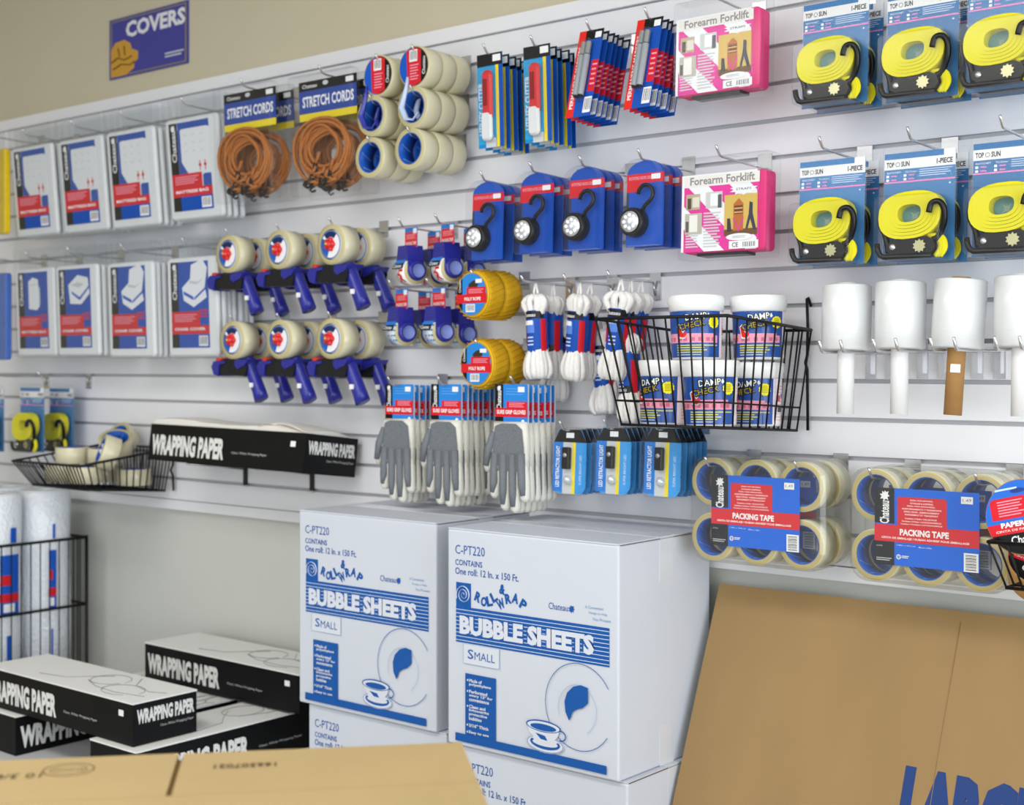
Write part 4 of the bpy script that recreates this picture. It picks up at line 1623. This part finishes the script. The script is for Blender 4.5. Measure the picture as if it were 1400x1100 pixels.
basket('wire_basket', 'black wire basket on the slatwall holding white cleaning tubs', 0, 0, -1.603, -1.308, .352, .03, H + .090, H + .070, (H - .116, H - .131), .032, 11, 9, mid=[.77], hooks=(-1.60, -1.325))
TUB = make_tub()
for i, (x, dd, z_, ry, lb) in enumerate([(-1.512, .245, 0, .5, 'bottom left'), (-1.398, .262, 0, .12, 'bottom centre'), (-1.385, .115, -.004, .55, 'bottom right'), (-1.500, .12, -.004, .9, 'bottom back'),
                                         (-1.462, .21, 1, .25, 'upper left'), (-1.372, .125, 1, .12, 'upper right'), (-1.41, .06, 1.0, 0, '')]):
    if i == 6: continue
    zz = H - .1165 + (.1265 if z_ == 1 else z_)
    put(TUB, (x, -dd, zz), (math.radians(-2), 0, {'bottom left': .15, 'bottom centre': .72, 'bottom right': .35, 'upper left': .74, 'upper right': .72}.get(lb, .4)), f'white cleaning tub with blue label, {lb} in the basket', 'white tubs in the wire basket')

basket('wire_tray', 'shallow black wire tray full of tape rolls at the left', 0, 0, -3.735, -3.39, .335, .025, H - .281, H - .245, (H - .352, H - .372), .035, 20, 12, r=.0022, hooks=(-3.40,))
tr = [(-3.635, .235, -.340, 'z', 'standing front left'), (-3.53, .225, -.341, 'z', 'standing front right'), (-3.62, .10, -.350, 'z', 'standing back left'), (-3.47, .10, -.352, 'z', 'standing back right'),
      (-3.635, .20, -.290, 'z', 'stacked on the front left one'), (-3.53, .16, -.291, 'z', 'stacked in the middle'), (-3.47, .215, -.255, 'x', 'leaning at the right, blue core showing'), (-3.58, .085, -.222, 'y', 'propped at the back, blue core showing'), (-3.49, .15, -.222, 'q', 'tilted on top of the pile')]
for i, (x, dd, z_, ax, lb) in enumerate(tr):
    rot = {'z': (PI / 2, 0, 0), 'x': (math.radians(-20), .2, math.radians(-30)), 'y': (math.radians(-35), 0, math.radians(5)), 'q': (math.radians(-65), .3, .3)}[ax]
    dup(RC, (x, -dd, H + z_ + (.0 if ax == 'z' else .01)), rot, f'clear tape roll {lb} in the wire tray', 'tape rolls in the wire tray')

# basket at the right edge with the paper tape
bx0 = XW(1351, .33)
basket('wire_basket', 'black wire basket cut by the right edge holding paper tape', 0, 0, bx0, bx0 + .36, .33, .03, ZW(1360, 741, .33), ZW(1360, 741, .33) + .005, (ZW(1380, 803, .30), ZW(1380, 803, .30)), .02, 12, 8, hooks=(bx0 + .02, bx0 + .3))
q = P(1398, 706, .285)
pt = thing('paper_tape_roll', 'brown paper tape roll with round blue, red and black label', 'tape roll', q, (math.radians(-8), math.radians(-14), 0))
PR = .062
kraft = K('b98e56', .7)
G().lathe([(.03, .0), (PR - .001, 0), (PR, .002), (PR, .048), (PR - .001, .05), (.03, .05)], kraft, n=40).build('tape_winding', pt)
c = Card(2 * PR, 2 * PR, None, y=-.001)
rr = PR * .97
arc = lambda a0, a1: [(rr * math.cos(math.radians(a)), rr * math.sin(math.radians(a))) for a in range(a0, a1 + 1, 6)]
c.flat(arc(0, 354), c.nx(), K('2a6cd0', .4))
c.flat(arc(186, 354), c.nx(), RED)
c.flat(arc(204, 336), c.nx(), PBLACK)
nf = len(c.v)
c.pg([(.1, .5), (.1, .26), (.14, .22), (.56, .22), (.6, .26), (.6, .5)], RED)
c.lines(.2, .26, .54, .48, 6, PINKL, .4)
c.t('PAPER TAPE', .2, .54, .8, .61, WHITE, 0, .04)
c.t('CINTA DE PAPEL / PAPIER', .12, .635, .86, .665, K('f2d6d6', .4), 0, .02)
c.t('Chateau', .3, .73, .72, .84, WHITE, 0, .02)
c.lines(.2, .1, .5, .14, 1, K('c8dcf6', .4), .6)
c.e(.5, .15, .1, .03, NAVY, n=12)
c.v = c.v[:nf] + [(a, b, e_ + PR) for a, b, e_ in c.v[nf:]]
c.build('label_disc', pt)
r2 = dup(pt, (q.x + .01, -.2, q.z - .075), (math.radians(-50), .3, 0), 'brown paper tape roll lying under the labelled one', None)

# faceout bars above the far left straps
for i, (a, b) in enumerate([((-10, 519), (60, 514)), ((12, 521), (118, 514))]):
    bar(a[0], a[1], b[0], b[1], ('far left', 'second from left')[i] + ' chrome bar above the left ratchet straps')

# ================================================================== SIGN
sg = thing('wall_sign', 'blue sign reading COVERS on the tan wall above the slatwall', 'sign')
y_ = .018
x0, x1 = XW(151.5, -y_), XW(258.8, -y_)
zt_, zb2 = ZW(152, 29, -y_), ZW(152, 110, -y_)
SH = zt_ - zb2
c = Card(x1 - x0, SH, K('4a4a9c', .4), .004, 0)
pur = K('47479a', .4)
gold = K('8c8350', .5)
c.r(.02, .03, .98, .97, gold)
c.r(.035, .05, .965, .95, pur)
c.t('COVERS', .22, .09, .97, .36, K('e4e4ea', .4), 0, .04)
c.lines(.72, .76, .95, .86, 2, LGREY, .5)
och = K('cc9a3c', .5)
blob = [(.02, .97), (.02, .52), (.08, .40), (.2, .38), (.28, .46), (.3, .56), (.38, .62), (.38, .74), (.33, .8), (.33, .88), (.22, .97)]
c.pg(blob, och)
for pts in ([(.03, .72), (.12, .66), (.2, .72), (.3, .68)], [(.05, .84), (.16, .78), (.28, .82), (.34, .78)], [(.12, .5), (.14, .64)], [(.2, .48), (.21, .64)]):
    c.tube([(c.q(*p)[0], c.y - .0008, c.q(*p)[1]) for p in pts], .002, K('6a4a22', .6), 4)
c.build('sign_board', sg)
sg.location = ((x0 + x1) / 2, y_ - .005, zt_)


# ================================================================== WRAPPING PAPER BOXES
WB = (.64, .18, .10)


def make_wrap(opened=False, L=.64, short=False):
    """origin at the front bottom left corner; long face to -y, end face to +x"""
    W_, Dp, Hh = L, .18, .10
    root = thing('wrapping_paper_box', 'x', 'box')
    bk = K('0b0c0e', .45, name='black_printed_board')
    wh = K('e6e6e4', .5, name='white_printed_board')
    g = G()
    if opened:
        t = .003
        g.box(0, W_, 0, t, 0, Hh, bk); g.box(0, W_, Dp - t, Dp, 0, Hh, bk)
        g.box(0, t, t, Dp - t, 0, Hh, bk); g.box(W_ - t, W_, t, Dp - t, 0, Hh, bk)
        g.box(t, W_ - t, t, Dp - t, 0, .003, bk)
    else:
        g.box(0, W_, 0, Dp, 0, Hh - .004, bk)
    g.build('carton_body', root)
    if not opened:
        g = G().box(-.001, W_ + .001, -.001, Dp + .001, Hh - .004, Hh, wh)
        g.build('lid', root)
        gl = K('8e9094', .6)
        g = G()
        z_ = Hh + .0006
        def sk(pts, r=.0009):
            g.tube([(a * W_, b * Dp, z_) for a, b in pts], r, gl, 3)
        sk([(.62 + .09 * math.cos(a * .5), .6 + .26 * math.sin(a * .5)) for a in range(13)])
        sk([(.8 + .1 * math.cos(a * .5), .35 + .25 * math.sin(a * .5)) for a in range(12)])
        sk([(.55, .4), (.66, .25), (.8, .2), (.95, .3)])
        sk([(.7, .9), (.78, .6), (.9, .5), (.97, .6)])
        sk([(.58, .75), (.5, .5), (.45, .3), (.3, .2)])
        g.build('printed_sketch', root)
    else:
        g = G()
        pw = K('e6e3dc', .8, name='newsprint_sheets')
        rnd = random.Random(5)
        n, m_ = 18, 4
        vs, fs = [], []
        for i in range(n + 1):
            t = i / n
            x = .006 + (W_ - .014) * t
            top = Hh + .012 + .004 * math.sin(t * 9) + rnd.uniform(-.001, .001) - (.014 * max(0, t - .86) / .14)
            for j in range(m_ + 1):
                y = .006 + (Dp - .012) * j / m_
                vs.append((x, y, top + .012 * math.sin(PI * j / m_)))
            vs.append((x, Dp - .006, .02)); vs.append((x, .006, .02))
        q = m_ + 3
        for i in range(n):
            for j in range(q):
                l = (j + 1) % q
                fs.append((i * q + j, i * q + l, (i + 1) * q + l, (i + 1) * q + j))
        fs += [tuple(range(q)), tuple(range(n * q, n * q + q))]
        g.add(vs, fs, pw)
        for k_ in range(4):
            x0 = W_ * (.70 + .02 * k_)
            g.tube(smooth([(x0, .004 - .0005 * k_, Hh + .010 + .003 * k_), (W_ * .86, .003, Hh + .022 - .003 * k_), (W_ * .99, .004, Hh + .002 - .001 * k_)]), .0011, (K('a9825a', .7) if k_ == 2 else pw), 4)
        g.build('paper_sheets', root)
    c = Card(W_, Hh - .004, None, y=-.0005)
    if short:
        c.t('WRAPPING PAPER', .1, .25, .9, .75, K('d4d4d2', .4), 0, .05)
    else:
        c.t('WRAPPING PAPER', .02, .25, .51, .84, K('dededc', .4), 0, .05)
    c.v = [(a + W_ / 2, b, e_ + Hh - .004) for a, b, e_ in c.v]
    c.build('front_lettering', root)
    if not short:
        c = Card(W_, Hh - .004, None, y=-.0005)
        c.t('Clean, White Wrapping Paper', .56, .58, .78, .66, K('c4c4c4', .4), 0, .0)
        c.v = [(a + W_ / 2, b, e_ + Hh - .004) for a, b, e_ in c.v]
        c.build('small_lettering', root)
        G().flat([(W_ * .915, Hh * .64), (W_ * .945, Hh * .64), (W_ * .945, Hh * .78), (W_ * .915, Hh * .78)], -.0008, WHITE).build('price_sticker', root)
    c = Card(Dp, Hh - .004, None, y=-.0005)
    c.t('WRAPPING PAPER', .06, .14, .96, .5, K('dededc', .4), 0, .05)
    c.t('Clean, White Wrapping Paper', .42, .6, .95, .68, K('c4c4c4', .4), 0, .0)
    c.v = [(W_ - b, a + Dp / 2, e_ + Hh - .004) for a, b, e_ in c.v]
    c.build('end_lettering', root)
    return root


def perp_front(root):
    return root


wo = make_wrap(True)
wo['label'] = 'open black wrapping paper box on slatwall brackets, sheets showing'
wo['group'] = 'wrapping paper boxes'
wo.location = (-3.248, -.212, H - .262)
wo.rotation_euler = (math.radians(-7), math.radians(.6), 0)
# brackets under it
for i, (px, lb) in enumerate([(333, 'left'), (424, 'right')]):
    x = XW(px, .01)
    root = thing('shelf_bracket', f'{lb} chrome bracket under the open wrapping paper box', 'bracket')
    zb3 = H - .293
    g = G().tube([(x, -.003, zb3), (x, -.1, zb3 + .013), (x, -.205, zb3 + .026)], .003, CHROME, 8)
    g.build('arm', root)
    g = G().box(x - .007, x + .007, -.006, 0, zb3 - .045, zb3 + .004, K('3a3a3e', .35, .7))
    g.box(x - .007, x + .007, -.004, .008, zb3 - .05, zb3 - .044, CHROME)
    g.build('wall_plate', root)
W1 = make_wrap()
Z2 = H - .877
put(W1, (-3.347, -.640, Z2 + .001), (0, 0, 0), 'closed wrapping paper box lying across the pile, nearest, cut by left edge', 'wrapping paper boxes')
put(W1, (-3.262, -.21, Z2 + .006), (0, 0, 0), 'closed wrapping paper box at the back against the wall', 'wrapping paper boxes')
# boxes with their length running out from the wall: turned -90 degrees about z (front long face towards +x)
for x, lb in ((-2.672, 'right'), (-3.177, 'left')):
    put(W1, (x, -.656, Z2 - .101), (0, 0, math.radians(90)), f'closed wrapping paper box underneath, pointing out from the wall, {lb}', 'wrapping paper boxes')
W4 = make_wrap(L=.19, short=True)
put(W4, (-3.09, -.36, Z2 - .101), (0, 0, 0), 'short wrapping paper box between the two lower ones', 'wrapping paper boxes')
# low table beneath the pile
tb = thing('display_table', 'pale grey display table under the wrapping paper boxes', 'table')
G().box(-3.62, -2.56, -.78, -.012, Z2 - .131, Z2 - .1015, K('c9cacb', .5)).build('tabletop', tb)
for x in (-3.57, -2.61):
    for y in (-.74, -.06):
        G().box(x - .025, x + .025, y - .025, y + .025, 0, Z2 - .131, K('8a8c90', .4, .5)).build('leg', tb)

# ================================================================== BUBBLE SHEET CARTONS
BW, BD, BH = .4425, .33, .456


def make_bubble():
    """front left bottom corner at origin"""
    root = thing('bubble_sheet_carton', 'x', 'carton')
    wc = K('cbd0db', .55, var=.015, scale=4, name='white_corrugated_board')
    g = G()
    g.box(0, BW, 0, BD, 0, BH - .003, wc)
    o = g.build('carton_body', root)
    bm = o.modifiers.new('bevel', 'BEVEL'); bm.width = .004; bm.segments = 2
    g = G()
    g.box(.001, BW - .001, .001, BD / 2 - .001, BH - .003, BH, wc)
    g.build('top_flap', root)
    g = G().box(.001, BW - .001, BD / 2 + .001, BD - .001, BH - .003, BH, wc)
    g.build('top_flap', root)
    tp = K('d3d6de', .12, coat=.6)
    G().box(.0, BW, BD / 2 - .025, BD / 2 + .025, BH, BH + .0006, tp).build('sealing_tape', root)
    G().box(BW, BW + .0006, BD / 2 - .025, BD / 2 + .025, BH - .09, BH + .0006, tp).build('sealing_tape', root)
    G().box(BW, BW + .0006, BD / 2 - .025, BD / 2 + .025, 0, .08, tp).build('sealing_tape', root)
    # flap seam: raw brown edge
    G().box(BW - .0005, BW + .0006, .006, BD - .004, BH - .0042, BH - .0026, K('6a5a4a', .8)).build('raw_edge', root)
    B = K('1a56a2', .5, name='blue_print')
    Wp = K('d2d7e2', .5)
    c = Card(BW, BH, None, y=-.0006)
    c.t('C-PT220', .05, .076, .235, .118, B)
    c.t('CONTAINS', .05, .143, .22, .170, B, 0, .012)
    c.t('One roll: 12 In. x 150 Ft.', .05, .18, .44, .212, B, 0, .01)
    c.r(.056, .248, .15, .358, B)
    x, z_ = c.q(.103, .303)
    sp = []
    for i in range(46):
        a = i * .36
        r_ = .0022 + .0185 * i / 46
        sp.append((x + r_ * math.cos(a), c.y - .0006, z_ + r_ * math.sin(a)))
    c.tube(sp, [.0006 + .0016 * i / 46 for i in range(46)], Wp, 4, flat=.3)
    # ROLL & WRAP on two arcs
    def arcword(s_, cu, cv, rad, a0, a1, h_):
        x, z_ = c.q(cu, cv)
        y = c.nx()
        for i, ch in enumerate(s_):
            a = a0 + (a1 - a0) * i / (len(s_) - 1)
            c.text(ch, x + rad * math.sin(math.radians(a)), z_ + rad * math.cos(math.radians(a)), h_ * .85, h_, y, B, -a, .05)
    y = c.nx()
    for ch, u, v, an, k_ in (('R', .194, .305, -22, 1), ('O', .230, .322, -8, 1), ('L', .264, .316, 14, 1), ('L', .291, .294, 32, 1), ('&', .343, .255, -8, .95), ('W', .334, .322, 28, 1.25), ('R', .378, .293, 12, 1), ('A', .421, .287, -10, 1.05), ('P', .468, .310, -30, 1)):
        x, z_ = c.q(u, v)
        c.text(ch, x, z_, .0165 * k_, .021, y, B, an, .05)
    c.t('Chateau', .615, .283, .725, .312, B, 0, .0)
    crest(c, .745, .30, .018, B)
    for i, s_ in enumerate(('A Convenient', 'Design to Help', 'You Present')):
        c.t(s_, .82 + i * .02, .274 + i * .024, .92 + i * .02, .287 + i * .024, K('7aa2cc', .5))
    # banner
    c.r(.056, .358, .952, .523, B)
    for i in range(9):
        v = .371 + i * .0175
        c.r(.056, v, .952, v + .0028, K('cfdcec', .5))
    c.r(.07, .392, .885, .497, B) if False else None
    c.t('BUBBLE SHEETS', .08, .395, .872, .487, B, 0, .10)
    c.t('BUBBLE SHEETS', .08, .398, .870, .484, Wp, 0, .055)
    # SMALL
    def frame(u0, v0, u1, v1, m_, t=.0025):
        for a in ((u0, v0, u1, v0 + t), (u0, v1 - t, u1, v1), (u0, v0, u0 + t, v1), (u1 - t, v0, u1, v1)):
            c.r(*a, m_)
    c.r(.104, .523, .328, .617, Wp)
    frame(.104, .525, .328, .617, K('9fb4cc', .5))
    c.t('S', .132, .548, .168, .592, B, 0, .01)
    c.t('MALL', .175, .556, .30, .592, B, 0, .0)
    # bullet block
    c.r(.117, .66, .307, .97, B)
    bl = [('Made of', .69, 1), ('polyethylene', .708, 0), ('Perforated', .74, 1), ('every 12" for', .758, 0), ('convenience', .776, 0), ('Clean and', .808, 1), ('lightweight', .826, 0), ('protective', .844, 0), ('bubbles', .862, 0), ('3/16" Thick', .894, 1), ('Easy to use', .926, 1)]
    for s_, v, b_ in bl:
        if b_: c.e(.132, v, .005, .005, Wp, n=6)
        c.t(s_, .142, v - .008, .142 + .0125 * len(s_) * .9, v + .008, Wp, 0, .03)
    c.r(.056, .94, .94, .977, B)
    # plate
    x, z_ = c.q(.79, .714)
    c.ring(x, z_, .084, .086, .0014, c.nx(), B, 40, 32, 325)
    c.ring(x - .004, z_ - .006, .047, .049, .0009, c.nx(), K('8fb0d0', .5), 30, -60, 200)
    pts = [(.84, .625), (.80, .618), (.76, .63), (.725, .66), (.71, .70), (.715, .745), (.735, .78), (.745, .765), (.755, .74), (.78, .725), (.81, .715), (.84, .69)]
    c.pg(pts, B)
    # cup and saucer
    cu, cv = .595, .84
    c.e(cu + .005, .905, .107, .038, Wp); 
    x, z_ = c.q(cu + .005, .905)
    c.ring(x, z_, .046, .0165, .0012, c.nx(), B, 30)
    c.ring(x, z_ + .002, .038, .0125, .006, c.nx(), B, 30, 150, 390)
    c.pg([(cu - .1, .83), (cu + .09, .83), (cu + .075, .865), (cu + .04, .895), (cu - .04, .895), (cu - .085, .865)], Wp)
    c.e(cu - .005, .828, .1, .026, B); c.e(cu - .005, .829, .093, .021, Wp); c.e(cu - .005, .833, .075, .015, B)
    x, z_ = c.q(cu + .095, .855)
    c.ring(x, z_, .013, .011, .0025, c.nx(), B, 16, -110, 110)
    c.pg([(cu - .05, .862), (cu + .005, .868), (cu + .02, .888), (cu - .02, .885)], B)
    c.v = [(a + BW / 2, b, e_ + BH) for a, b, e_ in c.v]
    c.build('front_print', root)
    return root


BUB = make_bubble()
zt0 = H - .3422
rx, lx = -1.9835, -2.4965
for x, dd, lv, lb in [(rx, .362, 1, 'upper right, nearest'), (lx, .322, 1, 'upper left'), (rx + .012, .350, 2, 'second down in right stack'), (lx + .02, .31, 2, 'second down in left stack'), (rx, .355, 3, 'bottom of right stack'), (lx, .315, 3, 'bottom of left stack')]:
    put(BUB, (x, -dd, zt0 - BH * lv - .0005 * lv), (0, 0, 0), f'white bubble sheets carton with blue print, {lb}', 'bubble sheet cartons')
# ================================================================== LARGE FLAT CARTON LEANING ON THE WALL
lc = thing('large_carton', 'large brown cardboard carton marked LARGE leaning on the wall', 'carton')
top = Vector((-1.519, -.03, H - .455))
tl = math.radians(23.2)
Lh = (H - .455) / math.cos(tl)
g = G()
g.box(0, 1.15, .0, .006, -Lh, 0, CARDB)
g.box(.004, 1.15, .0065, .012, -Lh, -.003, CARDE)
ob = g.build('board', lc)
cr = K('a07c49', .8)
for z0, z1, x_ in ((-.02, -.62, .52),):
    G().tube([(x_, -.0002, z0), (x_ - .006, -.0002, z1)], .0011, CARDB, 4, flat=.4).build('crease', lc)
c = Card(.25, .125, None, y=-.0005)
c.t('LARGE', 0, 0, 1, 1, K('253f78', .6), 0, .075)
lx0, lz0 = .461, -.292
c.v = [(a + .125 + lx0, b, e_ + lz0) for a, b, e_ in c.v]
c.build('lettering', lc)
lc.location = top
lc.rotation_euler = (-tl, 0, 0)

# ================================================================== FOREGROUND FLAT CARTONS
fc = thing('flattened_carton', 'flattened brown carton with slotted flaps in the foreground', 'carton')
# local frame: x along its far edge (to the right), y away from the camera, z up
zf = .43
far_r = Vector((0, 0, 0))


def cam_to_world(lat, dep, z_):
    return Vector((-SN * dep + CS * lat, -D + CS * dep + SN * lat, z_))


pr = cam_to_world(-.058, 1.586, H - zf)
pl_ = cam_to_world(-.556, 1.510, H - zf)
ex = (pr - pl_).normalized()
ang = math.atan2(ex.y, ex.x)
th_ = .006
sl = (pr - cam_to_world(-.367, 1.544, H - zf)).length
# right flap, left flap, main panel
g = G().box(-sl + .003, 0, -.152, 0, -th_, 0, CARDB2); g.build('flap', fc)
g = G().box(-.95, -sl - .003, -.152, .002, -th_, 0, CARDB2); g.build('flap', fc)
g = G().box(-.95, .0, -.75, -.153, -th_, 0, CARDB2); g.build('main_panel', fc)
g = G().box(-.95, -.002, -.75, -.001, -th_ * 2, -th_ - .0005, CARDE); g.build('lower_layer', fc)
ink = K('4a3c2a', .8)
c = Card(1, 1, None, y=0)
# lettering lies on the top face, upside down as seen from the camera
def on_top(t, cx, cy, wd, ht, rot=180, bold=0.0):
    s0 = len(c.v)
    c.text(t, cx, cy, wd, ht, 0, ink, rot, bold)
    c.v[s0:] = [(a, e_, .0006) for a, b, e_ in c.v[s0:]]
on_top('166507021', -.24, -.058, .066, .016, 180, .01)
on_top('10 3/8" X 13', -.50, -.062, .10, .018, 180, .0)
s0 = len(c.v)
c.ring(-.425, -.045, .027, .024, .0012, 0, ink, 30)
c.ring(-.425, -.045, .019, .016, .0008, 0, ink, 30)
c.text('BOX CERTIFICATE', -.425, -.045, .03, .006, 0, ink, 180)
c.v[s0:] = [(a, e_, .0006) for a, b, e_ in c.v[s0:]]
c.build('stamped_lettering', fc)
fc.location = pr
fc.rotation_euler = (0, 0, ang)
# plain cartons carrying it
for i, (z0, z1, lb) in enumerate([(0, .64, 'lower'), (.6405, H - zf - th_ * 2 - .001, 'upper')]):
    s_ = thing('shipping_carton', f'plain brown carton under the flattened one, {lb}', 'carton')
    G().box(-.9, -.06, -.7, -.06, 0, z1 - z0, CARDB2).build('carton_body', s_)
    G().box(-.9, -.06, -.405, -.355, z1 - z0, z1 - z0 + .0004, TAPE).build('sealing_tape', s_)
    s_.location = (pr.x, pr.y, z0)
    s_.rotation_euler = (0, 0, ang)

# ================================================================== WIRE BIN WITH BUBBLE ROLLS
bn = thing('wire_bin', 'tall black wire bin of bubble rolls at the left edge', 'bin')
bx1, bx0_, by0, by1 = -3.775, -4.35, -.02 - .55, -.06
ztop = H - .534
for nm, zz in (('rim', ztop), ('middle_rail', H - .741), ('base_ring', .12)):
    G().tube([(bx0_, by1, zz), (bx0_, by0, zz), (bx1, by0, zz), (bx1, by1, zz)], .0045, WIRE, 8, closed=True).build(nm, bn)
for x in (bx0_, bx1):
    for y in (by0, by1):
        G().rod((x, y, 0), (x, y, ztop + .006), .0055, WIRE, 8).build('post', bn)
g = G()
for i in range(1, 16):
    y = by0 + (by1 - by0) * i / 16
    g.rod((bx1, y, .12), (bx1, y, ztop), .002, WIRE)
    g.rod((bx0_, y, .12), (bx0_, y, ztop), .002, WIRE)
for i in range(1, 16):
    x = bx0_ + (bx1 - bx0_) * i / 16
    g.rod((x, by0, .12), (x, by0, ztop), .002, WIRE)
    g.rod((x, by1, .12), (x, by1, ztop), .002, WIRE)
    g.rod((x, by0, .12), (x, by1, .12), .002, WIRE)
g.build('side_wires', bn)


def make_bubble_roll(wide):
    root = thing('bubble_wrap_roll', 'x', 'bubble roll')
    bm_ = bpy.data.materials.new('bubble_wrap')
    bm_.use_nodes = True
    nt = bm_.node_tree
    b = nt.nodes['Principled BSDF']
    b.inputs['Base Color'].default_value = (.80, .84, .9, 1)
    b.inputs['Roughness'].default_value = .2
    vo = nt.nodes.new('ShaderNodeTexVoronoi'); vo.inputs['Scale'].default_value = 90
    tc = nt.nodes.new('ShaderNodeTexCoord')
    bp = nt.nodes.new('ShaderNodeBump'); bp.inputs['Strength'].default_value = .7; bp.inputs['Distance'].default_value = .004
    nt.links.new(tc.outputs['Object'], vo.inputs['Vector']); nt.links.new(vo.outputs['Distance'], bp.inputs['Height']); nt.links.new(bp.outputs[0], b.inputs['Normal'])
    R, Hh = .079, .60
    G().lathe([(0, 0), (R, 0), (R + .002, .2), (R - .002, .4), (R, Hh - .01), (R - .008, Hh), (.025, Hh), (.025, Hh - .05), (0, Hh - .05)], bm_, 'z', n=28).build('bubble_winding', root)
    g = G()
    R += .004

    def patch(a0, a1, z0, z1, mat, dr=0):
        m_ = 8
        vs = []
        if not wide: a0, a1 = -40 + (a0 + 40) * .36, -40 + (a1 + 40) * .36
        for i in range(m_ + 1):
            a = math.radians(a0 + (a1 - a0) * i / m_)
            vs += [((R + dr) * math.cos(a), (R + dr) * math.sin(a), z0), ((R + dr) * math.cos(a), (R + dr) * math.sin(a), z1)]
        g.add(vs, [(2 * i, 2 * i + 2, 2 * i + 3, 2 * i + 1) for i in range(m_)], mat, True)
    patch(-62, -18, .24, .42, BLUE)
    patch(-64, -18, .28, .305, RED, .0006)
    patch(-62, -40, .33, .36, RED, .0006)
    patch(-40, -25, .455, .50, BLUE, .0004)
    patch(-55, -30, .25, .275, WHITE, .0006)
    patch(-48, -38, .09, .18, BLUE)
    g.build('label_strip', root)
    return root


BRN = make_bubble_roll(False)
BRL = make_bubble_roll(True)
for x, y, rz, lb, zz in [(-3.875, -.145, .45, 'by the wall', 0), (-3.875, -.312, .75, 'in the middle of the row', .0), (-3.875, -.479, 0, 'at the front', 0), (-4.06, -.16, 0, 'in the back left corner', 0), (-4.06, -.345, 0, 'behind the middle one', 0)]:
    put(BRN if lb == 'by the wall' else BRL, (x, y, H - .385 - .60), (0, 0, rz), f'tall bubble wrap roll in the wire bin, {lb}', 'bubble wrap rolls in the bin')
# lower layer of rolls which carries them
for x, y, lb in [(-3.875, -.145, 'back right'), (-3.875, -.312, 'middle right'), (-3.875, -.479, 'front right'), (-4.06, -.16, 'back left'), (-4.06, -.345, 'middle left')]:
    o = dup(BRL, (x, y, .125), (0, 0, 1.5), f'lower bubble wrap roll standing on the bin floor, {lb}', 'bubble wrap rolls in the bin')

# ================================================================== CEILING LAMPS
for y, lb in ((-2.0, 'nearer the slatwall'), (-3.9, 'nearer the shopfront')):
    root = thing('ceiling_lamp', f'long fluorescent ceiling lamp {lb}', 'ceiling lamp')
    G().box(-3.45, .25, y - .33, y + .33, 2.955, 3.0, WHITE).build('housing', root)
